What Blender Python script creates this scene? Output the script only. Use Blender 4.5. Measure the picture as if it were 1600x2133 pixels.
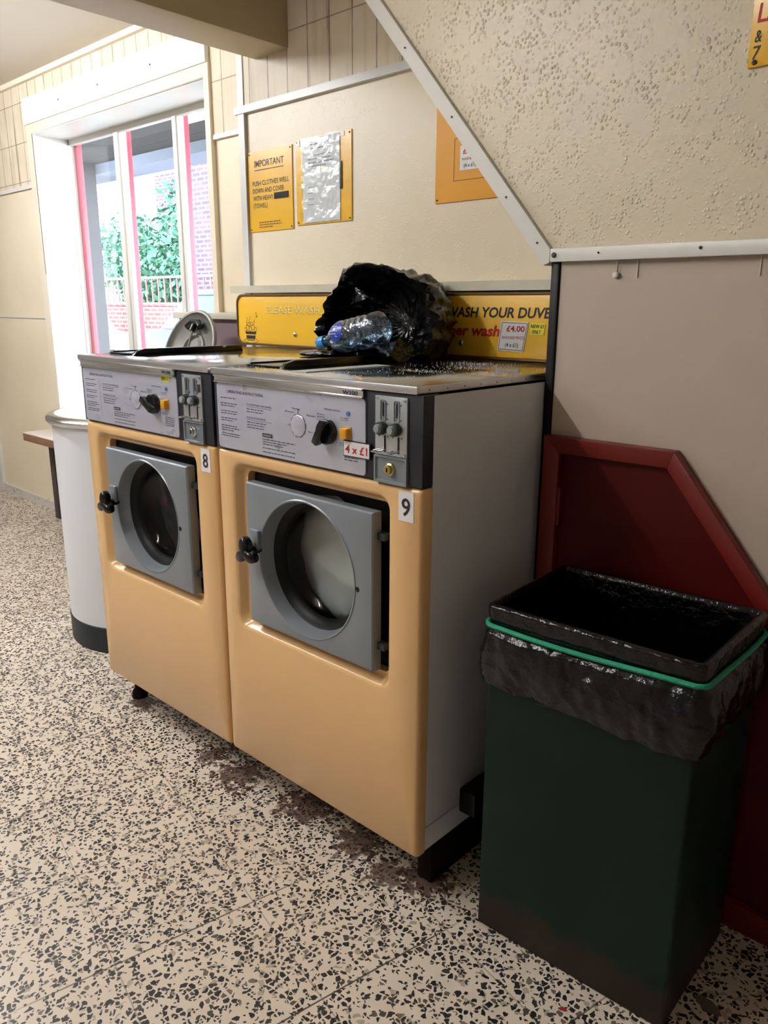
import bpy, bmesh, math, random
from mathutils import Vector, Matrix, noise
random.seed(7)
S = bpy.context.scene
for o in list(bpy.data.objects): bpy.data.objects.remove(o)
COL = S.collection
Z0 = 0.10          # the floor is z = 0; coordinates below are measured from the washers' lower edge, 10 cm up
PI = math.pi

# ------------------------------------------------------------------ camera
F_PX = 1618.4
YAW, PITCH, ROLL = 0.746031, 0.260370, 0.005320
fw = Vector((-math.sin(YAW)*math.cos(PITCH), math.cos(YAW)*math.cos(PITCH), -math.sin(PITCH)))
rt = fw.cross(Vector((0, 0, 1))).normalized(); upv = rt.cross(fw)
rt, upv = rt*math.cos(ROLL)+upv*math.sin(ROLL), -rt*math.sin(ROLL)+upv*math.cos(ROLL)
cam = bpy.data.cameras.new('camera'); cam_o = bpy.data.objects.new('camera', cam); COL.objects.link(cam_o)
cam.sensor_fit = 'VERTICAL'; cam.sensor_height = 36.0; cam.lens = F_PX*36.0/2133.0
cam.clip_start = 0.02; cam.clip_end = 200
cam_o.matrix_world = Matrix(((rt.x, upv.x, -fw.x, 0.923771), (rt.y, upv.y, -fw.y, -1.106406),
                             (rt.z, upv.z, -fw.z, 1.167991+Z0), (0, 0, 0, 1)))
S.camera = cam_o

# ------------------------------------------------------------------ world, exposure, light levels
SKY_STRENGTH = 6.5
TUBE_STRENGTH = 80.0
S.view_settings.view_transform = 'Standard'; S.view_settings.look = 'None'
S.view_settings.exposure = 1.2; S.view_settings.gamma = 1.0
try: S.view_settings.use_curve_mapping = False
except Exception: pass
W = bpy.data.worlds.new('overcast_sky'); S.world = W; W.use_nodes = True
bg = W.node_tree.nodes['Background']; bg.inputs[0].default_value = (0.86, 0.94, 1.0, 1); bg.inputs[1].default_value = SKY_STRENGTH

# ------------------------------------------------------------------ helpers
def lin(c):
    if isinstance(c, str): c = [int(c[i:i+2], 16)/255 for i in (0, 2, 4)]
    return tuple((v/12.92 if v <= .04045 else ((v+.055)/1.055)**2.4) for v in c[:3])+(1,)

class NT:
    def __init__(s, name):
        s.m = bpy.data.materials.new(name); s.m.use_nodes = True
        s.t = s.m.node_tree; s.b = s.t.nodes['Principled BSDF']; s.out = s.t.nodes['Material Output']
    def n(s, typ, **kw):
        nd = s.t.nodes.new(typ)
        for k, v in kw.items():
            if k == 'inp':
                for a, b in v.items():
                    if hasattr(b, 'is_output'): s.t.links.new(b, nd.inputs[a])
                    else: nd.inputs[a].default_value = b
            else: setattr(nd, k, v)
        return nd
    def link(s, a, b): s.t.links.new(a, b)
    def math(s, op, a, b=None, c=None):
        nd = s.t.nodes.new('ShaderNodeMath'); nd.operation = op
        for i, v in enumerate((a, b, c)):
            if v is None: continue
            if hasattr(v, 'is_output'): s.link(v, nd.inputs[i])
            else: nd.inputs[i].default_value = v
        return nd.outputs[0]
    def ramp(s, f, stops):
        nd = s.t.nodes.new('ShaderNodeValToRGB'); s.link(f, nd.inputs[0])
        e = nd.color_ramp.elements
        while len(e) < len(stops): e.new(.5)
        for i, (p, c) in enumerate(stops): e[i].position = p; e[i].color = c if len(c) == 4 else lin(c)
        return nd.outputs[0]
    def mix(s, f, a, b):
        nd = s.t.nodes.new('ShaderNodeMix'); nd.data_type = 'RGBA'
        for k, v in ((0, f), (6, a), (7, b)):
            if hasattr(v, 'is_output'): s.link(v, nd.inputs[k])
            else: nd.inputs[k].default_value = v
        return nd.outputs[2]
    def pos(s): return s.n('ShaderNodeNewGeometry').outputs['Position']
    def bump(s, h, strength=.5, dist=.002):
        nd = s.n('ShaderNodeBump', inp={'Strength': strength, 'Distance': dist}); s.link(h, nd.inputs['Height'])
        s.link(nd.outputs[0], s.b.inputs['Normal'])
    def noise(s, vec, scale, detail=3, rough=.55):
        return s.n('ShaderNodeTexNoise', inp={'Vector': vec, 'Scale': scale, 'Detail': detail, 'Roughness': rough}).outputs[0]
    def set(s, color=None, rough=None, metal=None, spec=None, coat=None):
        if color is not None:
            if hasattr(color, 'is_output'): s.link(color, s.b.inputs['Base Color'])
            else: s.b.inputs['Base Color'].default_value = lin(color)
        if rough is not None:
            if hasattr(rough, 'is_output'): s.link(rough, s.b.inputs['Roughness'])
            else: s.b.inputs['Roughness'].default_value = rough
        if metal is not None: s.b.inputs['Metallic'].default_value = metal
        if spec is not None: s.b.inputs['Specular IOR Level'].default_value = spec
        if coat is not None: s.b.inputs['Coat Weight'].default_value = coat
        return s

def mat(name, color, rough=.5, metal=0, spec=.5, var=0, vscale=6, bump=0, bscale=60, coat=0):
    """plain procedural paint / plastic / metal with slight uneven colour and surface"""
    t = NT(name); t.set(color, rough, metal, spec, coat)
    p = t.pos()
    if var:
        f = t.noise(p, vscale, 4)
        c = lin(color); d = tuple(v*(1-var) for v in c[:3])+(1,); l = tuple(min(1, v*(1+var*.6)) for v in c[:3])+(1,)
        t.set(t.ramp(f, [(.3, d), (.7, l)]))
    if bump: t.bump(t.noise(p, bscale, 3), bump, .002)
    return t.m

def emis(name, color, strength):
    t = NT(name); t.set('ffffff', .5)
    t.b.inputs['Emission Color'].default_value = lin(color); t.b.inputs['Emission Strength'].default_value = strength
    return t.m

def thin_glass(name, tint=(1, 1, 1, 1), refl=1.0, rough=.02):
    t = NT(name); t.t.nodes.remove(t.b)
    tr = t.n('ShaderNodeBsdfTransparent'); tr.inputs[0].default_value = tint
    gl = t.n('ShaderNodeBsdfGlossy'); gl.inputs['Roughness'].default_value = rough
    bf = t.n('ShaderNodeNewGeometry').outputs['Backfacing']        # the same reflectance from both sides of the sheet
    lw = t.n('ShaderNodeFresnel', inp={'IOR': t.math('MULTIPLY_ADD', bf, 1/1.45-1.45, 1.45)})
    f = t.math('MULTIPLY', lw.outputs[0], refl)
    mx = t.n('ShaderNodeMixShader'); t.link(f, mx.inputs[0]); t.link(tr.outputs[0], mx.inputs[1]); t.link(gl.outputs[0], mx.inputs[2])
    t.link(mx.outputs[0], t.out.inputs[0])
    return t.m

class MB:
    """mesh builder; coordinates in calibrated space, shifted by Z0 when linked"""
    def __init__(s): s.bm = bmesh.new()
    def face(s, pts):
        vs = [s.bm.verts.new(p) for p in pts]
        return s.bm.faces.new(vs)
    def box(s, x0, x1, y0, y1, z0, z1, bev=0, seg=2):
        b = bmesh.new(); bmesh.ops.create_cube(b, size=1)
        for v in b.verts:
            v.co = Vector(((x0+x1)/2+v.co.x*(x1-x0), (y0+y1)/2+v.co.y*(y1-y0), (z0+z1)/2+v.co.z*(z1-z0)))
        if bev: bmesh.ops.bevel(b, geom=b.edges[:], offset=bev, segments=seg, affect='EDGES', profile=.5)
        s.add(b); return s
    def add(s, b, M=None):
        if M is not None: b.transform(M)
        me = bpy.data.meshes.new('tmp'); b.to_mesh(me); b.free(); s.bm.from_mesh(me); bpy.data.meshes.remove(me)
    def prism(s, poly, axis, a, b, bev=0):
        """poly: list of 2D points in the two other axes (x,z for axis y; x,y for z; y,z for x)"""
        def P(p, t):
            return {'y': (p[0], t, p[1]), 'z': (p[0], p[1], t), 'x': (t, p[0], p[1])}[axis]
        bm = bmesh.new()
        lo = [bm.verts.new(P(p, a)) for p in poly]; hi = [bm.verts.new(P(p, b)) for p in poly]
        bm.faces.new(lo); bm.faces.new(hi[::-1])
        n = len(poly)
        for i in range(n): bm.faces.new((lo[i], lo[(i+1) % n], hi[(i+1) % n], hi[i]))
        bmesh.ops.recalc_face_normals(bm, faces=bm.faces[:])
        if bev: bmesh.ops.bevel(bm, geom=bm.edges[:], offset=bev, segments=2, affect='EDGES', profile=.5)
        s.add(bm); return s
    def loops(s, loops, cap0=False, cap1=False, closed=True):
        bm = s.bm; L = [[bm.verts.new(p) for p in lp] for lp in loops]
        for A, B in zip(L, L[1:]):
            n = len(A)
            for i in range(n if closed else n-1):
                j = (i+1) % n
                try: bm.faces.new((A[i], A[j], B[j], B[i]))
                except Exception: pass
        if cap0: bm.faces.new(L[0][::-1])
        if cap1: bm.faces.new(L[-1])
        return s
    def rev(s, prof, c, axis=(0, -1, 0), n=48, cap0=False, cap1=False):
        """revolve profile [(radius, distance along axis)] about a point"""
        a = Vector(axis).normalized(); u = a.orthogonal().normalized(); v = a.cross(u); c = Vector(c)
        s.loops([[c+a*h+(u*math.cos(2*PI*i/n)+v*math.sin(2*PI*i/n))*max(r, 1e-5) for i in range(n)] for r, h in prof], cap0, cap1)
        return s
    def tube(s, path, r, n=10, closed=False):
        path = [Vector(p) for p in path]; N = len(path); lps = []
        for i, p in enumerate(path):
            a = path[(i-1) % N] if (closed or i > 0) else p; b = path[(i+1) % N] if (closed or i < N-1) else p
            t = (b-a).normalized(); ref = Vector((0, 0, 1)) if abs(t.z) < .9 else Vector((1, 0, 0))
            u = t.cross(ref).normalized(); v = t.cross(u)
            rr = r[i] if isinstance(r, (list, tuple)) else r
            lps.append([p+(u*math.cos(2*PI*k/n)+v*math.sin(2*PI*k/n))*rr for k in range(n)])
        if closed: lps.append(lps[0])
        s.loops(lps, not closed, not closed)
        return s
    def build(s, name, m, parent=None, smooth=40, recalc=True, weld=True):
        bm = s.bm
        if weld: bmesh.ops.remove_doubles(bm, verts=bm.verts[:], dist=1e-5)
        if recalc: bmesh.ops.recalc_face_normals(bm, faces=bm.faces[:])
        for f in bm.faces: f.smooth = smooth > 0
        if smooth > 0:
            lim = math.radians(smooth)
            for e in bm.edges:
                if len(e.link_faces) == 2 and e.calc_face_angle(0) > lim: e.smooth = False
        bm.transform(Matrix.Translation((0, 0, Z0)))
        me = bpy.data.meshes.new(name)
        o = bpy.data.objects.new(name, me); COL.objects.link(o)
        root = parent
        off = Vector((0, 0, 0))
        while root is not None: off += root.location; root = root.parent
        if parent is None:
            xs = [v.co.x for v in bm.verts]; ys = [v.co.y for v in bm.verts]; zs = [v.co.z for v in bm.verts]
            off = Vector(((min(xs)+max(xs))/2, (min(ys)+max(ys))/2, min(zs))); o.location = off
        bm.transform(Matrix.Translation(-off)); bm.to_mesh(me); bm.free()
        for mm in (m if isinstance(m, (list, tuple)) else [m]): me.materials.append(mm)
        if parent is not None: o.parent = parent
        return o

def tag(o, label=None, cat=None, group=None, kind=None):
    if label: o['label'] = label
    if cat: o['category'] = cat
    if group: o['group'] = group
    if kind: o['kind'] = kind
    return o
def thing(name, loc, label, cat, group=None, kind=None):
    o = bpy.data.objects.new(name, None); COL.objects.link(o); o.location = (loc[0], loc[1], loc[2]+Z0); o.empty_display_size = .05
    return tag(o, label, cat, group, kind)
def struct(name, mb, m, smooth=40, parent=None):
    o = mb.build(name, m, parent, smooth)
    if parent is None: o['kind'] = 'structure'
    return o

def text_geo(body, shear=0, bold=0, align='LEFT', spacing=1.0):
    cu = bpy.data.curves.new('t', 'FONT'); cu.body = body; cu.shear = shear; cu.offset = bold; cu.align_x = align
    cu.space_character = spacing; cu.resolution_u = 3
    o = bpy.data.objects.new('t', cu); COL.objects.link(o)
    bpy.context.view_layer.update()
    me = bpy.data.meshes.new_from_object(o.evaluated_get(bpy.context.evaluated_depsgraph_get()))
    bpy.data.objects.remove(o); bpy.data.curves.remove(cu)
    V = [v.co.copy() for v in me.vertices]; Fs = [tuple(p.vertices) for p in me.polygons]; bpy.data.meshes.remove(me)
    return V, Fs
def add_text(mb, body, x, y, z, width=None, height=.02, shear=0, bold=0, slope=0, dy=-.0006, spacing=1.0):
    """text on a plane of constant y facing -y; (x,z) = lower left corner, height = cap height; width forces the length"""
    V, Fs = text_geo(body, shear, bold, spacing=spacing)
    x0 = min(v.x for v in V); x1 = max(v.x for v in V)
    caph = .72
    sz = height/caph; sx = (width/(x1-x0)) if width else sz*.85
    vs = [mb.bm.verts.new((x+(v.x-x0)*sx, y+dy, z+v.y*sz+slope*(v.x-x0)*sx)) for v in V]
    for f in Fs:
        try: mb.bm.faces.new([vs[i] for i in f])
        except Exception: pass
    return mb
def bar(mb, x0, x1, z, h, y, dy=-.0006):
    mb.face([(x0, y+dy, z), (x1, y+dy, z), (x1, y+dy, z+h), (x0, y+dy, z+h)])
def para(mb, x, z, y, w, lines, step, h=.0016, seed=0):
    """a few lines of print too small to read, as short words"""
    r = random.Random(seed)
    for i in range(lines):
        xx = x; end = x+w*(r.uniform(.55, 1) if i == lines-1 else r.uniform(.85, 1))
        while xx < end:
            ww = r.uniform(.005, .014); bar(mb, xx, min(xx+ww, end), z-i*step, h, y); xx += ww+.0025

def rrect(x0, x1, z0, z1, r, y, k=6):
    pts = []
    for cx, cz, a0 in ((x1-r, z1-r, 0), (x0+r, z1-r, 90), (x0+r, z0+r, 180), (x1-r, z0+r, 270)):
        for i in range(k+1):
            a = math.radians(a0+90*i/k); pts.append((cx+r*math.cos(a), y, cz+r*math.sin(a)))
    return pts

# ------------------------------------------------------------------ materials
def m_terrazzo():
    t = NT('terrazzo'); p = t.pos()
    # rotated tile coordinates
    mp = t.n('ShaderNodeMapping', vector_type='TEXTURE', inp={'Vector': p, 'Location': (-.318, -.542, 0), 'Rotation': (0, 0, math.radians(-12.5)), 'Scale': (1, 1, 1)})
    q = mp.outputs[0]
    wob = t.n('ShaderNodeTexNoise', inp={'Vector': p, 'Scale': 90, 'Detail': 1}).outputs[1]
    pw = t.n('ShaderNodeMix', data_type='VECTOR', inp={0: .0075})
    t.link(p, pw.inputs[4]); add = t.n('ShaderNodeVectorMath', operation='ADD'); t.link(p, add.inputs[0]); t.link(wob, add.inputs[1])
    t.link(add.outputs[0], pw.inputs[5]); pv = pw.outputs[1]
    def chips(scale, thr, edge, seed):
        off = t.n('ShaderNodeVectorMath', operation='ADD', inp={1: (seed, seed*.7, 0)}); t.link(pv, off.inputs[0])
        va = t.n('ShaderNodeTexVoronoi', voronoi_dimensions='2D', inp={'Vector': off.outputs[0], 'Scale': scale, 'Randomness': 1})
        ve = t.n('ShaderNodeTexVoronoi', voronoi_dimensions='2D', feature='DISTANCE_TO_EDGE', inp={'Vector': off.outputs[0], 'Scale': scale, 'Randomness': 1})
        sp = t.n('ShaderNodeSeparateColor'); t.link(va.outputs['Color'], sp.inputs[0])
        pick = t.math('GREATER_THAN', sp.outputs[0], thr)
        e = t.math('MULTIPLY_ADD', sp.outputs[1], .16, edge)
        ins = t.math('GREATER_THAN', ve.outputs['Distance'], e)
        return t.math('MULTIPLY', pick, ins), sp.outputs[2]
    a, ca = chips(84, .52, .09, 0.0)
    b, cb = chips(140, .76, .08, 3.3)
    c, cc = chips(60, .86, .10, 7.1)
    n1 = t.noise(p, 3.0, 5)
    n2 = t.noise(p, 40, 4)
    base = t.ramp(n1, [(.25, 'd0c2b1'), (.55, 'dbcdbc'), (.8, 'e5dacb')])
    base = t.mix(t.math('MULTIPLY', n2, .35), base, lin('c4b29c'))
    dk = t.ramp(ca, [(0, '1c1a18'), (.6, '2b2826'), (.85, '4b443c'), (1, '776b5c')])
    col = t.mix(c, base, lin('a99d8c'))
    col = t.mix(b, col, lin('35302b'))
    col = t.mix(a, col, dk)
    # joints of the 30 cm tiles
    sep = t.n('ShaderNodeSeparateXYZ'); t.link(q, sep.inputs[0])
    def joint(s, w):
        f = t.math('FRACT', t.math('MULTIPLY_ADD', s, 1/.30, 50.0))
        d = t.math('ABSOLUTE', t.math('SUBTRACT', f, .5))
        return t.math('GREATER_THAN', d, .5-w/.30)
    brk = t.ramp(t.noise(p, 2.2, 2), [(.42, (0, 0, 0, 1)), (.55, (1, 1, 1, 1))])
    jx = t.math('MULTIPLY', joint(sep.outputs[0], .0019), t.math('MULTIPLY_ADD', brk, .65, .25)); jy = t.math('MULTIPLY', joint(sep.outputs[1], .0015), .45)
    j = t.math('MAXIMUM', jx, jy)
    col = t.mix(j, col, lin('3b2f26'))
    # rust around the machine feet
    def spot(x, y, r, sc):
        d = t.n('ShaderNodeVectorMath', operation='DISTANCE', inp={1: (x, y, 0)}); t.link(p, d.inputs[0])
        nn = t.noise(p, sc, 5, .65)
        v = t.math('SUBTRACT', nn, t.math('MULTIPLY', d.outputs[1], .5/r))
        return t.ramp(v, [(.245, (0, 0, 0, 1)), (.31, (1, 1, 1, 1))])
    rust = None
    for x, y, r in ((-.02, .07, .13), (-.10, .02, .10), (-.66, .02, .15), (-.80, .03, .11), (-.42, .06, .16), (-.22, .05, .13), (-1.22, .05, .10)):
        s_ = spot(x, y, r, 38)
        rust = s_ if rust is None else t.math('MAXIMUM', rust, s_)
    rc = t.ramp(t.noise(p, 60, 3), [(.3, '1c0f0a'), (.7, '54301f')])
    col = t.mix(t.math('MULTIPLY', rust, .85), col, rc)
    t.set(col, t.math('MULTIPLY_ADD', n2, .25, .28), 0, .4)
    return t.m

def m_woodchip(name, c0, c1, amp=.9, scale=95, dist=.003):
    t = NT(name); p = t.pos()
    sub = t.noise(p, 2.3, 4)
    col = t.ramp(sub, [(.3, c0), (.7, c1)])
    v = t.n('ShaderNodeTexVoronoi', feature='SMOOTH_F1', inp={'Vector': p, 'Scale': scale, 'Smoothness': .4, 'Randomness': 1})
    msk = t.ramp(t.noise(p, 22, 3), [(.42, (0, 0, 0, 1)), (.62, (1, 1, 1, 1))])
    blob = t.ramp(v.outputs[0], [(.12, (1, 1, 1, 1)), (.42, (0, 0, 0, 1))])
    h = t.math('ADD', t.math('MULTIPLY', blob, msk), t.math('MULTIPLY', t.noise(p, 60, 3), .4))
    t.set(col, .42, 0, .45); t.bump(h, amp, dist)
    return t.m

def m_panelling():
    """cream painted boards with brown dirty grooves and a few runs of grime"""
    t = NT('cream_panelling'); p = t.pos()
    sep = t.n('ShaderNodeSeparateXYZ'); t.link(p, sep.inputs[0]); x = sep.outputs[0]; z = sep.outputs[2]
    def line(s, per, off, w):
        f = t.math('FRACT', t.math('MULTIPLY_ADD', s, 1/per, off))
        return t.math('LESS_THAN', t.math('ABSOLUTE', t.math('SUBTRACT', f, .5)), w/per)
    gx = line(x, .1035, 50.5+1.051/.1035, .0028); gz = line(z, .20, .5-(2.030+Z0)/.20+20, .0020)
    g = t.math('MAXIMUM', gx, gz)
    st = t.n('ShaderNodeMapping', inp={'Vector': p, 'Scale': (26, 26, 1.6)})
    runs = t.ramp(t.noise(st.outputs[0], 1, 5, .6), [(.52, (0, 0, 0, 1)), (.72, (1, 1, 1, 1))])
    near = line(x, .1035, 50.5+1.051/.1035, .012)
    grime = t.math('MULTIPLY', runs, t.math('MULTIPLY_ADD', near, .9, .25))
    base = t.ramp(t.noise(p, 5, 4), [(.3, 'd3c3a8'), (.7, 'e0d3bc')])
    col = t.mix(grime, base, lin('8f6e4c'))
    col = t.mix(t.math('MULTIPLY', g, t.math('MULTIPLY_ADD', t.noise(p, 30, 2), .6, .3)), col, lin('4e3826'))
    t.set(col, .5, 0, .4)
    t.bump(t.math('SUBTRACT', 1.0, g), .6, .002)
    return t.m

def m_brick(name, c1, c2, mortar, sx=.225, sz=.075, plane='x'):
    t = NT(name); p = t.pos()
    sep = t.n('ShaderNodeSeparateXYZ'); t.link(p, sep.inputs[0])
    cmb = t.n('ShaderNodeCombineXYZ'); t.link(sep.outputs[0 if plane == 'x' else 1], cmb.inputs[0]); t.link(sep.outputs[2], cmb.inputs[1])
    br = t.n('ShaderNodeTexBrick', inp={'Vector': cmb.outputs[0], 'Color1': lin(c1), 'Color2': lin(c2), 'Mortar': lin(mortar), 'Scale': 1.0, 'Mortar Size': .012, 'Brick Width': sx, 'Row Height': sz})
    t.set(br.outputs[0], .85); return t.m

def m_crinkle(name, color, rough=.25, spec=.5):
    t = NT(name); p = t.pos(); t.set(color, rough, 0, spec)
    v = t.n('ShaderNodeTexVoronoi', feature='DISTANCE_TO_EDGE', inp={'Vector': p, 'Scale': 26, 'Randomness': 1})
    h = t.math('ADD', t.math('MULTIPLY', v.outputs[0], .7), t.noise(p, 34, 4, .6))
    t.bump(h, .75, .006); return t.m

def m_steel(name, color, rough, scratch=True, aniso=(4, 90, 40)):
    t = NT(name); p = t.pos()
    mp = t.n('ShaderNodeMapping', inp={'Vector': p, 'Scale': aniso})
    f = t.noise(mp.outputs[0], 3, 4, .6); g = t.noise(p, 7, 4)
    t.set(color, t.math('MULTIPLY_ADD', g, .14, rough), 1.0)
    if scratch: t.bump(f, .08, .001)
    return t.m

def m_rusty_paint(name, color, rust, zlow):
    """painted metal that has rusted along its bottom edge"""
    t = NT(name); p = t.pos(); sep = t.n('ShaderNodeSeparateXYZ'); t.link(p, sep.inputs[0])
    n = t.noise(p, 18, 5, .6); g = t.noise(p, 4, 3)
    v = t.math('ADD', t.math('MULTIPLY', t.math('SUBTRACT', zlow, sep.outputs[2]), 9.0), t.math('SUBTRACT', n, .5))
    f = t.ramp(v, [(.0, (0, 0, 0, 1)), (.35, (1, 1, 1, 1))])
    c = lin(color); d = tuple(k*.75 for k in c[:3])+(1,)
    t.set(t.mix(f, t.ramp(g, [(.35, d), (.65, c)]), lin(rust)), .5, 0, .2); return t.m

def m_chipped(name, color, chip, amount=.68, scale=30):
    t = NT(name); p = t.pos(); n = t.noise(p, scale, 5, .7)
    t.set(t.mix(t.ramp(n, [(amount, (0, 0, 0, 1)), (amount+.03, (1, 1, 1, 1))]), lin(color), lin(chip)), .4); return t.m

M = {}
M['terrazzo'] = m_terrazzo()
M['cream_wall'] = m_woodchip('cream_woodchip_wall', 'decfb3', 'e7dac0', .3, 150, .0014)
M['stair_wall'] = m_woodchip('woodchip_stair_wall', 'cfc3ab', 'd7cbb3', .85, 120, .0022)
M['beige_board'] = mat('beige_painted_board', 'b9aa9c', .5, var=.04, vscale=2)
M['cream_flat'] = mat('cream_gloss_paint', 'e3d7c2', .35, var=.04, vscale=3)
M['panelling'] = m_panelling()
M['white_paint'] = m_chipped('white_gloss_paint', 'd6d3cd', '8f8478', .72, 40)
M['clean_white'] = mat('white_painted_wood', 'e6e3dd', .35, var=.03)
M['ceiling'] = mat('ceiling_paint', 'd8cdbd', .6, var=.05, vscale=2)
M['beam'] = mat('beam_paint', 'bfae8c', .5, var=.05, vscale=3)
M['other_wall'] = mat('room_wall_paint', 'a0978f', .6, var=.05, vscale=2)
M['black_trim'] = mat('black_edge_trim', '050506', .4, spec=.2)
M['red_paint'] = m_chipped('dark_red_gloss_paint', '6a1006', 'a87a68', .76, 45)
M['red_panel'] = mat('dark_red_panel_paint', '4a0703', .45, spec=.2, var=.08, vscale=5)
M['mustard'] = mat('mustard_enamel', 'dfb47c', .26, spec=.55, var=.02, vscale=4, coat=.25)
M['enamel'] = mat('white_enamel', 'd9dbde', .35, var=.03, vscale=4)
M['grey_door'] = mat('grey_door_enamel', '80868d', .30, metal=.15, var=.03, vscale=5)
M['navy'] = mat('blue_black_panel', '1d212b', .45, var=.1, vscale=30)
M['black'] = mat('black_plastic', '0b0b0c', .22)
M['black_matt'] = mat('black_rubber', '08090b', .5, spec=.25)
M['plate'] = m_steel('brushed_instruction_plate', 'c6c8d8', .22, False, (60, 4, 4))
M['plate'].node_tree.nodes['Principled BSDF'].inputs['Metallic'].default_value = .45
M['chrome'] = mat('chrome', 'd6d8da', .12, metal=1)
M['coin_steel'] = mat('coin_plate_aluminium', 'b9bdc1', .33, metal=.7)
M['lid_steel'] = m_steel('stainless_lid', '8f8e8c', .07)
M['edge_steel'] = m_steel('lid_edge_steel', 'd2d2d4', .24)
M['drum'] = m_steel('drum_steel', '9a9a9a', .3)
M['ink'] = mat('black_ink', '1a1a20', .6)
M['grey_ink'] = mat('grey_print', '55565f', .6)
M['red_ink'] = mat('red_ink', 'b5121a', .5)
M['sticker_white'] = mat('white_sticker', 'e3e1e0', .4)
M['sticker_lime'] = mat('yellow_sticker', 'e6da3a', .4)
M['amber'] = mat('amber_button_plastic', 'd99a1c', .25)
M['blue_lens'] = mat('blue_lens', '5a78b8', .2)
M['button_grey'] = mat('grey_button', '8f9796', .3)
M['charcoal'] = mat('charcoal_button_collar', '2b3234', .4)
M['brass'] = mat('brass_lock', 'c9b879', .25, metal=1)
M['yellow_sign'] = mat('yellow_sign_plastic', 'e3ad1c', .28, var=.03, vscale=5)
M['yellow_board'] = mat('yellow_signboard', 'edb92f', .3, var=.03, vscale=3)
M['bronze'] = mat('bronze_frame', '6e5434', .35, metal=.4)
M['faded'] = mat('faded_gold_lettering', 'f0d88a', .4)
M['paper'] = mat('printed_paper', 'dcdcda', .6)
M['film'] = None
M['bag'] = m_crinkle('black_polythene', '060607', .2, .6)
M['liner'] = m_crinkle('black_liner_polythene', '040405', .2, .4)
M['bin_green'] = m_rusty_paint('dark_green_bin_paint', '08231a', '2a2119', .10)
M['cord'] = mat('green_cord', '16956f', .6, bump=1, bscale=300)
M['glass'] = thin_glass('window_glass', (.97, .99, 1, 1), 1.0)
M['porthole'] = thin_glass('porthole_glass', (.93, .96, .95, 1), .8, .01)
M['foam'] = mat('white_linen', 'b9bcb8', .75, bump=.4, bscale=14)
M['wood'] = mat('worn_bench_wood', '8a6248', .5, var=.2, vscale=20)
M['bench_top'] = mat('bench_top_laminate', 'd9cfc6', .35)
M['leg'] = mat('dark_bench_leg', '3b3531', .5, var=.2, vscale=20)
M['dryer_white'] = m_chipped('white_spinner_enamel', 'dcdde0', '5c564f', .76, 26)
M['spin_dark'] = m_rusty_paint('charcoal_spinner_base', '2e3338', '3c2924', .03)
M['lid_grey'] = mat('dull_aluminium', '8d8a84', .38, metal=.6, var=.15, vscale=12)
M['mauve'] = mat('mauve_painted_panel', '7a656a', .5)
M['ledge'] = mat('cream_ledge', 'ccc6b2', .4, var=.08, vscale=9)
M['rust'] = mat('rusty_steel', '1a120e', .85, spec=.15, var=.4, vscale=40)
M['screw'] = mat('dull_screw', '8b8578', .4, metal=.8)
M['dark_screw'] = mat('rusty_screw', '3a2c20', .6)
M['dirty_white'] = m_chipped('dirty_baseboard_paint', 'cdc6bd', '6f655c', .58, 16)

# ------------------------------------------------------------------ room shell
XL, XR, YF, ZC = -5.2, 2.2, -3.3, 2.34
struct('floor', MB().box(XL-.1, XR+.1, YF-.1, 1.25, -.20, -.10), M['terrazzo'], 0)
struct('ceiling', MB().box(XL-.1, XR+.1, YF-.1, 1.25, ZC, ZC+.1), M['ceiling'], 0)
struct('wall_front', MB().box(XL, XR, YF-.1, YF, -.1, ZC), M['other_wall'], 0)
struct('wall_left', MB().box(XL-.1, XL, YF-.1, 1.25, -.1, ZC), M['other_wall'], 0)
struct('wall_right', MB().box(XR, XR+.1, YF-.1, 1.25, -.1, ZC), M['other_wall'], 0)
def yL(x): return .99-.0087*(x+4.2)
def yR(x): return .76-.0175*(x+.17)
WX0, WX1, WZ0, WZ1 = -3.605, -1.985, .55, 2.055
def wl(x0, x1, z0, z1, mb=None, t=.24, f=0.0):
    mb = mb or MB()
    return mb.prism([(x0, yL(x0)+f), (x1, yL(x1)+f), (x1, yL(x1)+f+t), (x0, yL(x0)+f+t)], 'z', z0, z1)
def wr(x0, x1, z0, z1, mb=None, t=.24, f=0.0):
    mb = mb or MB()
    return mb.prism([(x0, yR(x0)+f), (x1, yR(x1)+f), (x1, yR(x1)+f+t), (x0, yR(x0)+f+t)], 'z', z0, z1)
mb = MB(); wl(XL, WX0, -.1, ZC, mb); wl(WX1, -1.40, -.1, ZC, mb); wl(WX0, WX1, -.1, WZ0, mb); wl(WX0, WX1, WZ1, ZC, mb)
struct('wall_window', mb, M['cream_wall'], 0)
struct('wall_back', wr(-1.53, XR, -.1, ZC), M['cream_wall'], 0)
# dirty cream boards above the picture-rail strips
mb = MB(); wl(-4.62, -3.67, 1.81, 2.315, mb, .008, -.008); wl(-3.67, -1.955, 2.232, 2.315, mb, .008, -.008); wl(-1.952, -1.535, 1.835, ZC, mb, .008, -.008)
struct('wall_panelling_window', mb, M['panelling'], 0)
struct('wall_panelling_back', wr(-1.53, .2, 1.845, ZC, None, .008, -.008), M['panelling'], 0)
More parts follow.
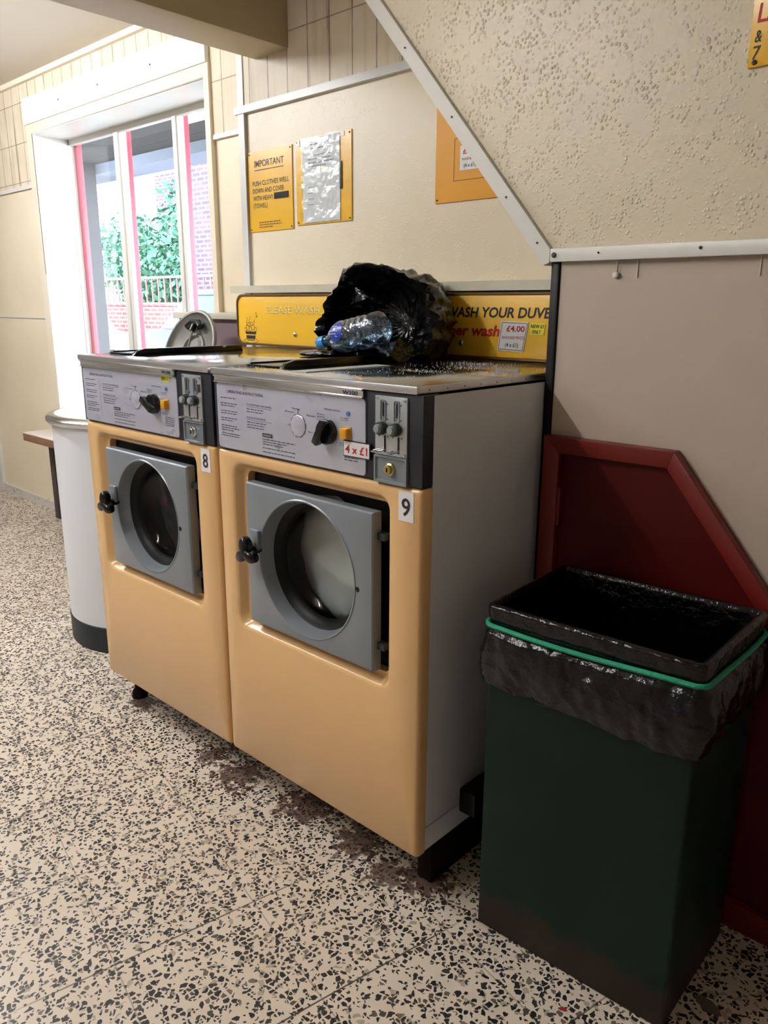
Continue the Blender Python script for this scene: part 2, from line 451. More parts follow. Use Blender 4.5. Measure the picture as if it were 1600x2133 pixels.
# strips and corner battens
struct('trim_1', wr(-1.553, .1, 1.822, 1.846, None, .016, -.016), M['white_paint'])
struct('trim_2', wl(-1.96, -1.535, 1.818, 1.836, None, .014, -.014), M['white_paint'])
struct('trim_3', wl(-4.62, -3.67, 1.790, 1.811, None, .014, -.014), M['white_paint'])
struct('trim_4', wr(-1.535, -1.500, -.1, ZC, None, .012, -.012), M['white_paint'])
struct('trim_5', wl(-4.62, -1.955, 2.315, 2.342, None, .030, -.030), M['cream_flat'])
struct('trim_6', wl(-4.62, -3.672, 1.080, 1.090, None, .006, -.006), M['white_paint'])
struct('trim_7', wl(-4.70, -4.62, -.1, ZC, None, .02, -.02), M['white_paint'])
struct('baseboard_left', wl(-4.62, -1.54, -.1, -.045, None, .018, -.018), M['dirty_white'])
# beam under the ceiling, running from the poster wall towards the viewer
mb = MB().box(-1.43, -1.25, YF, yR(-1.3)+.03, 1.98, ZC, .004)
struct('ceiling_beam', mb, M['beam'])

# stair partition: plain board below, sloped textured stair wall above
PY, PT = .42, .06
diag = [(2.2, 1.275), (0.004, 1.278), (-.907, 2.335), (2.2, 2.335)]
struct('wall_stair', MB().prism(diag, 'y', PY, PY+PT), M['stair_wall'], 0)
struct('wall_partition', MB().box(.004, XR, PY+.004, PY+PT, -.1, 1.275), M['beige_board'], 0)
mb = MB().prism([(.022, -.1), (XR, -.1), (XR, 1.222), (.150, 1.222), (.150, 1.262), (.022, 1.262)], 'y', PY+.0012, PY+.005)
struct('wall_partition_board', mb, M['beige_board'], 0)
mb = MB()
for xx in (.192, .425, .66): mb.box(xx, xx+.003, PY+.0015, PY+.005, 1.222, 1.262)
struct('trim_8', mb, mat('painted_joint', 'c9bcae', .5), 0)
t9 = struct('trim_9', MB().box(.002, XR, PY-.014, PY+.002, 1.258, 1.285, .002), M['white_paint'])
for xx, zz, rr, m_ in ((.012, 1.272, .0055, 'dark_screw'), (.115, 1.273, .002, 'black'), (.322, 1.274, .003, 'dark_screw')):
    MB().rev([(rr, 0), (rr, .002), (rr*.5, .003), (0, .003)], (xx, PY-.014, zz), n=12, cap0=True).build('screw', M[m_], t9)
d = Vector((-.503, 0, .584)).normalized(); nrm = Vector((.584, 0, .503)).normalized()
a0 = Vector((-.002, 0, 1.285)); a1 = a0+d*1.45
pl = [(a0.x-nrm.x*.029+.010, a0.z-nrm.z*.029-.014), (a0.x+.002, a0.z-.028), (a0.x+.002, a0.z), (a1.x, a1.z), (a1.x-nrm.x*.029, a1.z-nrm.z*.029)]
t10 = struct('trim_10', MB().prism(pl, 'y', PY-.012, PY+PT+.004), M['white_paint'])
for k in (.03, .16, .40, .62):
    c_ = a0+d*k-nrm*.014
    MB().rev([(.0022, 0), (.0022, .0015), (0, .0015)], (c_.x, PY-.012, c_.z), n=10).build('nail', M['dark_screw'], t10)
struct('trim_11', MB().box(.001, .021, PY-.004, PY+PT, -.1, 1.259, .002), M['black_trim'])

# dark red hatch door under the stairs
dr = thing('door_1', (.45, PY-.01, -.1), 'dark red chipped hatch door with a sloping top right corner behind the bin', 'door', kind='structure')
out = [(.022, -.1), (1.12, -.1), (1.12, -.09), (.3175, .890), (.022, .890)]
# frame as separate mitred rails
def quad(mb, p): mb.prism(p, 'y', PY-.028, PY+.002, .0015)
fr = MB()
quad(fr, [(.022, -.1), (.062, -.1), (.062, .855), (.022, .890)])
quad(fr, [(.022, .890), (.062, .855), (.305, .855), (.3175, .890)])
quad(fr, [(.3175, .890), (.305, .855), (1.03, -.03), (1.12, -.09)])
quad(fr, [(.062, -.1), (1.12, -.1), (1.06, -.04), (.062, -.04)])
fr.build('frame', M['red_paint'], dr)
MB().prism([(.060, -.045), (1.035, -.045), (.306, .857), (.060, .857)], 'y', PY-.010, PY+.001).build('panel', M['red_panel'], dr)
MB().box(.060, .070, PY-.026, PY-.008, .690, .778, .002).build('hinge', M['red_paint'], dr)

# ------------------------------------------------------------------ window
w = thing('window_1', ((WX0+WX1)/2, 1.18, WZ0), 'tall three-pane shop window in the left wall with peeling white frame', 'window', kind='structure')
def gl(x): return yL(x)+.20
def seg(mb, x0, x1, z0, z1, y0, y1, bev=.003): mb.box(x0, x1, y0, y1, z0, z1, bev)
gy = 1.183
f_ = MB(); seg(f_, WX0, WX0+.014, WZ0, WZ1, gy-.02, gy+.01); seg(f_, WX1-.03, WX1, WZ0, WZ1, gy-.02, gy+.01)
seg(f_, WX0, WX1, WZ1-.035, WZ1, gy-.02, gy+.01); seg(f_, WX0, WX1, WZ0, WZ0+.04, gy-.02, gy+.01)
f_.build('window_frame', M['white_paint'], w)
for x0, x1 in ((-3.105, -3.025), (-2.557, -2.500)):
    seg_ = MB(); seg(seg_, x0, x0+(x1-x0)*.55, WZ0, WZ1-.03, gy-.022, gy+.01); seg(seg_, x0+(x1-x0)*.55, x1, WZ0, WZ1-.03, gy-.014, gy+.01)
    seg_.build('mullion', M['white_paint'], w)
redm = mat('red_outside_frame_paint', 'c8485c', .4)
for x0, x1 in ((WX0+.002, WX0+.045), (-3.095, -3.027), (-2.552, -2.502)):
    MB().box(x0, x1, gy+.011, gy+.038, WZ0, WZ1, .002).build('outer_mullion', redm, w)
for x0, x1 in ((WX0+.014, -3.105), (-3.025, -2.557), (-2.500, WX1-.03)):
    MB().box(x0-.004, x1+.004, gy-.001, gy+.003, WZ0+.04, WZ1-.035).build('pane', M['glass'], w)
# surround: white header board and cream architrave
mb = MB(); wl(-3.672, -1.955, 2.104, 2.232, mb, .03, -.03)
hd = mb.build('header_board', M['clean_white'], w)
for xx in (-3.24, -2.83, -2.36): MB().rev([(.004, 0), (.004, .002), (0, .002)], (xx, yL(xx)-.03, 2.165), n=10).build('screw_hole', M['black'], hd)
mb = MB(); wl(-3.672, WX0, .55, 2.104, mb, .022, -.022); wl(WX1, -1.950, .55, 2.104, mb, .022, -.022); wl(WX0, WX1, WZ1, 2.104, mb, .022, -.022)
mb.build('architrave', M['cream_flat'], w)
MB().box(WX0-.03, WX1+.03, yL(-2.8)-.03, gy, WZ0-.03, WZ0, .004).build('window_sill', M['clean_white'], w)
mb = MB().box(WX0-.001, WX0+.004, .9655, gy-.02, WZ0, WZ1).box(WX0, WX1, .9655, gy-.02, WZ1-.004, WZ1+.001)
mb.build('reveal_lining', M['clean_white'], w)

# ------------------------------------------------------------------ washing machines
def three_lobe(c, R, a, th, y0, y1):
    mb = MB()
    def ring(s, y): return [(c[0]+(R+a*math.cos(3*(t-th)))*s*math.cos(t), y, c[1]+(R+a*math.cos(3*(t-th)))*s*math.sin(t)) for t in [2*PI*i/60 for i in range(60)]]
    d_ = y1-y0
    mb.loops([ring(.80, y1), ring(.94, y1-.12*d_), ring(1, y1-.3*d_), ring(1, y0+.3*d_), ring(.93, y0+.12*d_), ring(.75, y0), ring(.3, y0-.002)], True, True)
    return mb

def washing_machine(dx, num, label):
    rx = -.33+dx
    R = thing('washing_machine', (rx, .34, -.1), label, 'washing machine', 'mustard coin operated washing machines')
    X = lambda v: v+dx
    # cabinet: open-fronted steel shell with a lower band
    mb = MB().box(X(-.660), X(-.656), .032, .69, .066, 1.004).box(X(-.004), X(0), .032, .69, .066, 1.004)
    mb.box(X(-.66), X(0), .686, .69, .066, 1.004).box(X(-.656), X(-.004), .032, .69, .066, .07)
    mb.build('cabinet', M['enamel'], R, 30)
    mb = MB().box(X(-.658), X(-.001), .032, .688, 0.004, .060, .002)
    mb.build('base_band', M['enamel'], R)
    # front panel with pressed recess
    L = [rrect(X(-.66), X(0), 0, .827, .004, .031), rrect(X(-.66), X(0), 0, .827, .004, .012), rrect(X(-.6575), X(-.0025), .0025, .8245, .006, .004),
         rrect(X(-.652), X(-.008), .008, .819, .008, 0), rrect(X(-.606), X(-.079), .370, .806, .034, 0), rrect(X(-.601), X(-.084), .375, .801, .032, .0016), rrect(X(-.597), X(-.088), .379, .797, .030, .006),
         rrect(X(-.590), X(-.095), .386, .790, .026, .021), rrect(X(-.586), X(-.098), .390, .787, .023, .0255), rrect(X(-.582), X(-.101), .394, .784, .020, .027), rrect(X(-.575), X(-.103), .400, .780, .018, .027), rrect(X(-.575), X(-.103), .400, .780, .018, .05)]
    MB().loops(L).build('front_panel', M['mustard'], R, 50)
    # black sheet painting the shade in the door gap, and the drum behind
    mb = MB().loops([rrect(X(-.575), X(-.103), .400, .780, .018, .048), [(X(-.34)+.183*math.cos(2*PI*(i+3.5)/28), .05, .585+.183*math.sin(2*PI*(i+3.5)/28)) for i in range(28)]])
    mb.build('door_gap_shade', M['black_matt'], R)
    MB().rev([(.183, -.052), (.203, -.10), (.206, -.46), (0, -.46)], (X(-.34), 0, .585)).build('drum', M['drum'], R, 30)
    # door
    cx, cz = X(-.340), .585
    dx0, dx1, dz0, dz1 = X(-.549), X(-.128), .404, .759
    n = 72
    def sq(ins, y):
        pts = []
        for i in range(n):
            a = 2*PI*i/n; c_, s_ = math.cos(a), math.sin(a)
            tx = ((dx1-ins-cx) if c_ > 0 else (dx0+ins-cx))/c_ if abs(c_) > 1e-6 else 1e9
            tz = ((dz1-ins-cz) if s_ > 0 else (dz0+ins-cz))/s_ if abs(s_) > 1e-6 else 1e9
            t_ = min(tx, tz); pts.append([cx+c_*t_, y, cz+s_*t_])
        for (qx, qz) in ((dx1-ins, dz1-ins), (dx0+ins, dz1-ins), (dx0+ins, dz0+ins), (dx1-ins, dz0+ins)):
            k = min(range(n), key=lambda i: (pts[i][0]-qx)**2+(pts[i][2]-qz)**2); pts[k] = [qx, y, qz]
        return [tuple(p) for p in pts]
    def ci(r, y): return [(cx+r*math.cos(2*PI*i/n), y, cz+r*math.sin(2*PI*i/n)) for i in range(n)]
    L = [sq(0, .024), sq(0, .002), sq(.003, -.002), sq(.006, -.003), ci(.164, -.003), ci(.162, -.005), ci(.159, -.004), ci(.157, .001), ci(.150, .030), ci(.146, .040), ci(.140, .042)]
    D = MB().loops(L).build('door', M['grey_door'], R, 32)
    MB().rev([(.150, -.030), (.147, -.033), (.143, -.035), (.136, -.042), (.132, -.048), (.130, -.056)], (cx, 0, cz), n=64).build('gasket', M['black_matt'], D, 60)
    MB().rev([(.131, -.052), (.126, -.066), (.110, -.081), (.08, -.090), (.04, -.094), (0, -.095)], (cx, 0, cz), n=64).build('porthole_glass', M['porthole'], D, 80)
    MB().rev([(.006, -.004), (.006, .004), (.003, .006), (0, .006)], (X(-.172), 0, .583), n=14).build('pivot_cap', M['black'], D)
    for hz in (.700, .455): MB().box(X(-.128), X(-.108), .012, .03, hz, hz+.015).build('hinge', M['charcoal'], D)
    kz = .600
    mb = MB().box(X(-.530), X(-.492), -.016, -.002, kz+.000, kz+.050, .006)
    mb.build('latch_plate', M['grey_door'], D)
    k = three_lobe((X(-.506), kz), .026, .0125, math.radians(-22 if num == '9' else -30), -.052, -.026)
    k.rev([(.010, .0), (.010, .03)], (X(-.506), 0, kz), n=16)
    k.build('latch_knob', M['black'], D, 60)
    # control panel
    C = MB().box(X(-.660), X(-.001), .001, .05, .829, 1.006, .002).build('control_panel', M['navy'], R)
    L = [rrect(X(-.645), X(-.148), .833, .988, .009, .001), rrect(X(-.645), X(-.148), .833, .988, .009, -.0025), rrect(X(-.643), X(-.150), .835, .986, .008, -.003)]
    MB().loops(L, False, True).build('instruction_plate', M['plate'], C)
    yp = -.003
    mb = MB(); add_text(mb, 'OPERATING INSTRUCTIONS', X(-.603), yp, .966, .135, .0068, bold=.0)
    add_text(mb, 'CONVERTIBLE MACHINES', X(-.530), yp, .943, .090, .0042)
    add_text(mb, 'PUSH BUTTON MODEL', X(-.530), yp, .913, .070, .0042)
    bar(mb, X(-.530), X(-.440), .9395, .0006, yp); bar(mb, X(-.530), X(-.440), .9095, .0006, yp)
    para(mb, X(-.530), .934, yp, .07, 2, .006, seed=1); para(mb, X(-.530), .904, yp, .07, 3, .006, seed=2)
    if num == '8': bar(mb, X(-.548), X(-.5474), .845, .115, yp)
    for i, zz in enumerate((.953, .940, .922, .905, .887, .868)): para(mb, X(-.630), zz, yp, .072, (1, 2, 2, 2, 3, 2)[i], .0055, seed=10+i)
    for i, zz in enumerate((.874, .863, .854, .845)): para(mb, X(-.475), zz-.004, yp, .115, (2, 1, 1, 1)[i], .0055, seed=20+i)
    for (tx, zz, s_, wd) in ((-.372, .949, 'Timing', .028), (-.392, .941, 'Prewash', .03), (-.322, .938, 'Rinse', .026), (-.318, .903, 'Main wash', .03), (-.385, .912, 'Wash', .02), (-.288, .945, 'Perm', .022), (-.288, .940, 'press', .022), (-.268, .957, 'Wash temp.', .05), (-.218, .943, 'Cold', .02), (-.286, .895, 'Hot', .018), (-.222, .890, 'Warm', .022)):
        add_text(mb, s_, X(tx), yp, zz, wd, .0036)
    bar(mb, X(-.290), X(-.262), .934, .0006, yp); bar(mb, X(-.222), X(-.195), .940, .0006, yp); bar(mb, X(-.290), X(-.262), .892, .0006, yp); bar(mb, X(-.224), X(-.198), .887, .0006, yp)
    para(mb, X(-.208), .880, yp, .045, 5, .0052, seed=33)
    for i in range(10):
        a = math.radians(-80+36*i); r0 = .0255
        for j in range(5):
            a1_ = a+math.radians(5*j); a2_ = a1_+math.radians(5)
            mb.face([(X(-.350)+rr*math.cos(t_), yp-.0006, .914+rr*math.sin(t_)) for rr, t_ in ((r0, a1_), (r0, a2_), (r0-.0012, a2_), (r0-.0012, a1_))])
    bar(mb, X(-.3508), X(-.3494), .939, .012, yp)
    mb.build('lettering', M['ink'], C, 0, recalc=False)
    mb = MB(); bar(mb, X(-.475), X(-.440), .876, .0085, yp)
    mb.build('heading_block', M['ink'], C, 0, recalc=False)
    mb = MB(); add_text(mb, 'IMPORTANT', X(-.472), yp, .878, .029, .0042, dy=-.0010); mb.build('heading_lettering', M['sticker_white'], C, 0, recalc=False)
    MB().rev([(.0235, 0), (.0235, .0015), (.022, .0025), (0, .003)], (X(-.350), yp, .914), n=40).build('program_dial', M['plate'], C)
    # temperature knob with a ridge
    big = num == '8'
    Kb = MB().rev([(.027, 0), (.027, .010), (.024, .014), (0, .015)], (X(-.256), yp, .912), n=40)
    th = math.radians(150 if big else 62)
    b = bmesh.new(); bmesh.ops.create_cube(b, size=1)
    for v in b.verts: v.co = Vector((v.co.x*.056, v.co.y*.020, v.co.z*(.013 if v.co.y > 0 else .017)))
    bmesh.ops.bevel(b, geom=b.edges[:], offset=.003, segments=2, affect='EDGES', profile=.5)
    Kb.add(b, Matrix.Translation((X(-.256), yp-.022, .912)) @ Matrix.Rotation(-th, 4, 'Y'))
    Kb.build('temperature_knob', M['black'], C)
    MB().box(X(-.211), X(-.187), yp-.002, yp+.001, .902, .928, .001).box(X(-.210), X(-.190), yp-.013, yp, .904, .926, .002).build('start_button', M['amber'], C)
    MB().rev([(.005, 0), (.005, .002), (.003, .003), (0, .003)], (X(-.196), yp, .955), n=16).build('indicator_lamp', M['blue_lens'], C)
    mb = MB().box(X(-.648), X(-.151), -.007, .001, .990, 1.0075, .0015)
    T = mb.build('chrome_strip', M['chrome'], C)
    mb = MB().box(X(-.648), X(-.151), -.0105, -.006, 1.0035, 1.0075, .001).box(X(-.648), X(-.151), -.0105, -.006, .9895, .9925, .001)
    mb.build('strip_ridge', M['chrome'], C)
    mb = MB(); add_text(mb, 'W100', X(-.208), -.007, .9945, .043, .0082, bold=.012); mb.build('model_lettering', M['ink'], C, 0, recalc=False)
    # coin unit
    U = MB().box(X(-.120), X(-.037), -.004, .002, .884, .999, .0008).build('coin_unit', M['coin_steel'], R)
    for xs in (-.0985, -.063):
        L = [rrect(X(xs-.0075), X(xs+.0075), .950, .992, .004, -.004, 3), rrect(X(xs-.0075), X(xs+.0075), .950, .992, .004, -.0055, 3), rrect(X(xs-.0055), X(xs+.0055), .952, .990, .003, -.0055, 3), rrect(X(xs-.0055), X(xs+.0055), .952, .990, .003, -.0042, 3)]
        MB().loops(L, False, True).build('coin_slot', M['grey_door'], U)
        mb = MB(); bar(mb, X(xs-.0012), X(xs+.0022), .960, .027, -.0046); mb.build('slot_gap', M['black'], U, 0, recalc=False)
        MB().rev([(.0125, 0), (.0135, .006), (.0125, .013), (.0085, .014)], (X(xs), -.004, .937), n=28).build('button_collar', M['charcoal'], U)
        MB().rev([(.0085, .012), (.0085, .0195), (.007, .0215), (0, .0215)], (X(xs), -.004, .937), n=24).build('coin_button', M['button_grey'], U)
        mb = MB(); bar(mb, X(xs+.003), X(xs+.0072), .890, .033, -.0042); mb.build('lever_slot', M['black'], U, 0, recalc=False)
        mb = MB().tube([(X(xs+.005), .0, .8945), (X(xs+.005), -.020, .8935), (X(xs+.001), -.027, .8932), (X(xs-.008), -.029, .8932), (X(xs-.010), -.022, .8935), (X(xs-.006), -.006, .894)], .0018, 8)
        mb.build('lever', M['chrome'], U)
        for qx, qz in ((xs+.011, .984), (xs+.011, .955), (xs-.010, .921), (xs+.013, .921)): MB().rev([(.0016, .0), (.0016, .0006), (0, .0006)], (X(qx), -.004, qz), n=8).build('rivet', M['dark_screw'], U)
    for qx, qz in ((-.1145, .994), (-.0425, .993), (-.1145, .889), (-.0425, .889)):
        MB().rev([(.0035, 0), (.003, .002), (0, .0025)], (X(qx), -.004, qz), n=12).build('screw', M['chrome'], U)
    # cash box door with its lock
    L = [rrect(X(-.122), X(-.036), .828, .883, .001, .001, 1), rrect(X(-.122), X(-.036), .828, .883, .001, -.006, 1), rrect(X(-.118), X(-.040), .832, .879, .001, -.006, 1), rrect(X(-.116), X(-.042), .834, .877, .001, -.002, 1)]
    B = MB().loops(L, False, True).build('cash_box_door', M['grey_door'], R)
    MB().rev([(.0135, 0), (.0125, .004), (.0095, .006), (.0095, .011), (.0085, .012), (0, .0115)], (X(-.080), -.002, .857), n=28).build('lock_cylinder', M['brass'] if num == '9' else M['chrome'], B)
    mb = MB(); bar(mb, X(-.0812), X(-.0788), .8525, .009, -.0142, -.0004); mb.build('keyhole', M['black'], B, 0, recalc=False)
    # lid
    Ld = MB().box(X(-.663), X(-.012 if num == '9' else -.004), -.006, .69, 1.0075, 1.0220, .0012).build('top_lid', M['edge_steel'], R)
    MB().box(X(-.659), X(-.016 if num == '9' else -.007), -.001, .687, 1.0218, 1.0228, .0004).build('lid_sheet', M['lid_steel'], Ld)
    if num == '9':
        for q in range(7): MB().rev([(.0016, 0), (.0016, .0006), (0, .0006)], (X(-.012), .03+.055*q, 1.014), (1, 0, 0), n=8).build('lid_rivet', M['dark_screw'], Ld)
    # soap hopper flap: black, chamfered, with a notch
    hx0, hx1 = X(-.645), X(-.500)
    prof = [(.085, 1.0228), (.098, 1.034), (.125, 1.0405), (.395, 1.0405), (.405, 1.0345), (.418, 1.0405), (.470, 1.0405), (.478, 1.0228)]
    H = MB().prism(prof, 'x', hx1-.016, hx1, .001).prism([(.088, 1.0228), (.088, 1.0265), (.475, 1.0265), (.475, 1.0228)], 'x', hx0, hx1-.012, .0006)
    H.prism([(a_, min(b_, 1.030)) for a_, b_ in prof], 'x', hx0, hx0+.008)
    H.build('soap_hopper_flap', M['black'], R)
    # number label
    N = MB().box(X(-.059), X(-.020), -.0012, .0005, .758, .818).build('number_label', M['sticker_white'], R)
    mb = MB(); add_text(mb, num, X(-.0505), -.0012, .770, .022, .036, bold=.012); mb.build('number_lettering', M['ink'], N, 0, recalc=False)
    if num == '9':
        E_ = MB().box(X(-.208), X(-.132), -.006, -.002, .868, .901).build('price_label', M['ink'], R)
        MB().box(X(-.206), X(-.134), -.0068, -.005, .870, .899).build('label_face', M['sticker_white'], E_)
        mb = MB(); add_text(mb, '4 x \u00a31', X(-.201), -.0068, .876, .062, .0165, bold=.012); mb.build('price_lettering', M['red_ink'], E_, 0, recalc=False)
        MB().box(X(.0005), X(.045), .150, .30, .045, .105, .004).build('hose_bracket', M['black_matt'], R)
    else:
        E_ = MB().box(X(-.218), X(-.178), -.0042, -.003, .974, .9905).build('coin_sticker', M['sticker_lime'], R)
        mb = MB(); add_text(mb, 'NEW \u00a31', X(-.214), -.0042, .977, .032, .0095, bold=.015); mb.build('sticker_lettering', M['ink'], E_, 0, recalc=False)
        q_ = MB().box(X(-.052), X(-.040), -.0048, -.0038, .958, .977).build('coin_unit_sticker', M['ink'], R)
    for fx, fy in ((-.60, .16 if num == '9' else .07), (-.085, .16), (-.60, .62), (-.085, .62)):
        MB().rev([(.014, 0), (.014, .07), (.024, .085), (.026, .1035)], (X(fx), fy, .004), (0, 0, -1), n=16, cap1=True).build('foot', M['rust'], R)
    return R

washing_machine(0, '9', 'mustard-fronted washing machine numbered 9, white washing behind its porthole')
washing_machine(-.6705, '8', 'mustard-fronted washing machine numbered 8, dark washing behind its porthole')
# wooden packing under the near corner of machine 9
o = MB().box(-.045, -.004, .060, .30, -.1, .003, .003).box(-.045, -.004, .30, .60, -.1, -.03, .003).build('packing_block', M['rust'])
tag(o, 'dark rusty packing block under the near side of machine 9', 'block')

def crumple(p, f1, a1, f2, a2, seed=0):
    q = Vector(p)+Vector((seed, seed*1.7, seed*.3))
    r1 = 1-abs(noise.noise(q*f1))*2; r2 = 1-abs(noise.noise(q*f2+Vector((5, 1, 3))))*2
    return a1*r1+a2*r2

def laundry(cx, name, m, label, seed):
    mb = MB(); nu, nv = 48, 28; L = []
    for j in range(nv+1):
        ph = PI*j/nv; row = []
        for i in range(nu):
            th = 2*PI*i/nu
            dv = Vector((math.sin(ph)*math.cos(th), math.sin(ph)*math.sin(th), math.cos(ph)))
            k = 1+crumple(dv, 1.8, .10, 4.2, .06, seed)
            row.append(Vector((cx, .270, .582))+Vector((dv.x*.188*(.85+.15*k), math.copysign(abs(dv.y)**.28, dv.y)*.150*(1+(k-1)*.9), dv.z*.188*(.85+.15*k))))
        L.append(row)
    mb.loops(L); o = mb.build(name, m, None, 80); return tag(o, label, 'laundry')
laundry(-.34, 'laundry_pile', M['foam'], 'white laundry bundled behind the porthole of machine 9', 1)
t = NT('dark_clothes'); p_ = t.pos(); t.set(t.ramp(t.noise(p_, 9, 3), [(.40, '0d0c10'), (.52, '241c26'), (.60, '5a1f2c'), (.66, '2c2c3a'), (.74, '6b6680')]), .8); t.bump(t.noise(p_, 30, 3), .5, .004)
laundry(-1.01, 'laundry_pile', t.m, 'dark mixed laundry behind the porthole of machine 8', 4)

# ------------------------------------------------------------------ signboard behind the washers
sb = thing('signboard', (-.62, .71, 1.03), 'long yellow bronze-edged signboard standing behind the two washing machines', 'sign')
def sbl(ins, y): return rrect(-1.497+ins, .30-ins, 1.0235+ins, 1.203-ins, .03, y)
MB().loops([sbl(0, .725), sbl(0, .702), sbl(.002, .700), sbl(.006, .700), sbl(.008, .703)]).build('frame', M['bronze'], sb)
MB().loops([sbl(.004, .726), sbl(.006, .7045), sbl(.007, .704)], True, True).build('board', M['yellow_board'], sb)
Y_ = .704
mb = MB(); add_text(mb, 'PLEASE WASH, WI', -1.327, Y_, 1.138, .365, .026, shear=.12, bold=.006, dy=-.0008); mb.build('faded_lettering', M['faded'], sb, 0, recalc=False)
mb = MB(); add_text(mb, 'PLEASE WASH, WI', -1.3285, Y_, 1.1365, .365, .026, shear=.12, bold=.012); mb.build('lettering_shadow', mat('faded_letter_edge', 'a8893c', .5), sb, 0, recalc=False)
mb = MB(); add_text(mb, 'E WASH YOUR DUVET', -.540, Y_, 1.137, .400, .027, shear=.18, bold=.022); mb.build('black_lettering', M['ink'], sb, 0, recalc=False)
mb = MB(); add_text(mb, 'per wash', -.500, Y_, 1.087, .178, .029, shear=.18, bold=.030); mb.build('red_lettering', M['red_ink'], sb, 0, recalc=False)
# small black line drawing of a wash tub with suds
mb = MB()
def poly(pts): mb.face([(a, Y_-.0007, b) for a, b in pts])
poly([(-1.450, 1.072), (-1.386, 1.072), (-1.389, 1.062), (-1.447, 1.062)]); poly([(-1.446, 1.058), (-1.391, 1.058), (-1.395, 1.046), (-1.442, 1.046)])
poly([(-1.441, 1.043), (-1.396, 1.043), (-1.398, 1.040), (-1.439, 1.040)])
def ring2(cx, cz, r, w_, a0=0, a1=360, n=16):
    for i in range(n):
        t0 = math.radians(a0+(a1-a0)*i/n); t1 = math.radians(a0+(a1-a0)*(i+1)/n)
        mb.face([(cx+rr*math.cos(tt), Y_-.0007, cz+rr*math.sin(tt)) for rr, tt in ((r, t0), (r, t1), (r-w_, t1), (r-w_, t0))])
for cx, cz, r in ((-1.447, 1.079, .008), (-1.435, 1.085, .010), (-1.420, 1.081, .009), (-1.405, 1.086, .010), (-1.390, 1.080, .008), (-1.428, 1.097, .008), (-1.412, 1.099, .007), (-1.380, 1.126, .004), (-1.384, 1.137, .003)):
    ring2(cx, cz, r, .0014, 0, 360, 14)
for i in range(24):
    t0 = 2*PI*i/24; t1 = 2*PI*(i+1)/24
    poly([(-1.418+a*math.cos(tt), 1.039+b*math.sin(tt)) for a, b, tt in ((.042, .009, t0), (.042, .009, t1), (.040, .0075, t1), (.040, .0075, t0))])
for x0, z0, x1, z1 in ((-1.443, 1.092, -1.438, 1.122), (-1.400, 1.096, -1.396, 1.112), (-1.425, 1.104, -1.420, 1.126)):
    poly([(x0, z0), (x0+.0016, z0), (x1+.0016, z1), (x1, z1)])
mb.build('tub_drawing', M['ink'], sb, 0, recalc=False)
for xx, zz in ((-1.172, 1.068), (-.453, 1.065)): MB().rev([(.008, 0), (.008, .003), (.005, .006), (0, .007)], (xx, Y_, zz), n=20).build('screw', M['chrome'], sb)
pv = MB()
pv.prism([(-.318, 1.128), (-.231, 1.126), (-.244, 1.047), (-.328, 1.050)], 'y', Y_-.0022, Y_)
pn = pv.build('price_sticker', M['sticker_white'], sb)
mb = MB()
for p0, p1 in (((-.314, 1.124), (-.234, 1.1225)), ((-.234, 1.1225), (-.247, 1.051)), ((-.247, 1.051), (-.324, 1.0535)), ((-.324, 1.0535), (-.314, 1.124))):
    a_ = Vector((p0[0], p0[1])); b_ = Vector((p1[0], p1[1])); n_ = (b_-a_).normalized(); n_ = Vector((-n_.y, n_.x))*.0007
    mb.face([(q.x, Y_-.0026, q.y) for q in (a_+n_, b_+n_, b_-n_, a_-n_)])
add_text(mb, '(4 x \u00a31)', -.302, Y_-.0022, 1.060, .042, .011, bold=.012, shear=.1); mb.build('price_lettering_black', M['ink'], pn, 0, recalc=False)
mb = MB(); add_text(mb, '\u00a34.00', -.300, Y_-.0022, 1.101, .058, .015, bold=.02, shear=.05); add_text(mb, 'WASHER PRICE', -.314, Y_-.0022, 1.0805, .072, .0085, shear=.1); mb.build('price_lettering', M['red_ink'], pn, 0, recalc=False)
nn_ = MB().prism([(-.227, 1.124), (-.180, 1.123), (-.184, 1.093), (-.226, 1.094)], 'y', Y_-.0015, Y_).build('coin_sticker', M['sticker_lime'], sb)
mb = MB(); add_text(mb, 'NEW \u00a31', -.224, Y_-.0015, 1.1115, .040, .009, bold=.012, shear=.1); add_text(mb, 'ONLY', -.219, Y_-.0015, 1.0975, .027, .009, bold=.012, shear=.1); mb.build('sticker_lettering', M['ink'], nn_, 0, recalc=False)
# shelf ledge above the signboard
o = wr(-1.567, .30, 1.208, 1.2335, None, .055, -.055)
o = struct('trim_12', o, M['ledge'])

# ------------------------------------------------------------------ notices on the back wall
def wall_sign(name, x0, x1, z0, z1, m, label, th=.004):
    r = thing(name, ((x0+x1)/2, yR((x0+x1)/2)-.002, z0), label, 'sign')
    wr(x0, x1, z0, z1, None, th, -th).build('sign_plate', m, r)
    for qx in (x0+.008, x1-.008):
        for qz in (z0+.008, z1-.008): MB().rev([(.0028, 0), (.0028, .0015), (0, .002)], (qx, yR(qx)-th, qz), n=10).build('screw', M['dark_screw'], r)
    return r
def wtext(par, name, m, items, th=.004):
    """lines of lettering following the slightly turned wall"""
    mb = MB()
    for body, x, z, wd, h, kw in items:
        if body is None: bar(mb, x, x+wd, z, h, 0)
        elif body == '~': para(mb, x, z, 0, wd, h, kw.get('step', .006), kw.get('h', .0018), kw.get('seed', 0))
        else: add_text(mb, body, x, 0, z, wd, h, **kw)
    for v in mb.bm.verts: v.co.y += yR(v.co.x)-th
    return mb.build(name, m, par, 0, recalc=False)
s1 = wall_sign('notice_sign', -1.495, -1.250, 1.423, 1.692, M['yellow_sign'], 'yellow IMPORTANT notice about covering clothes with a heavy towel, leftmost of the wall notices')
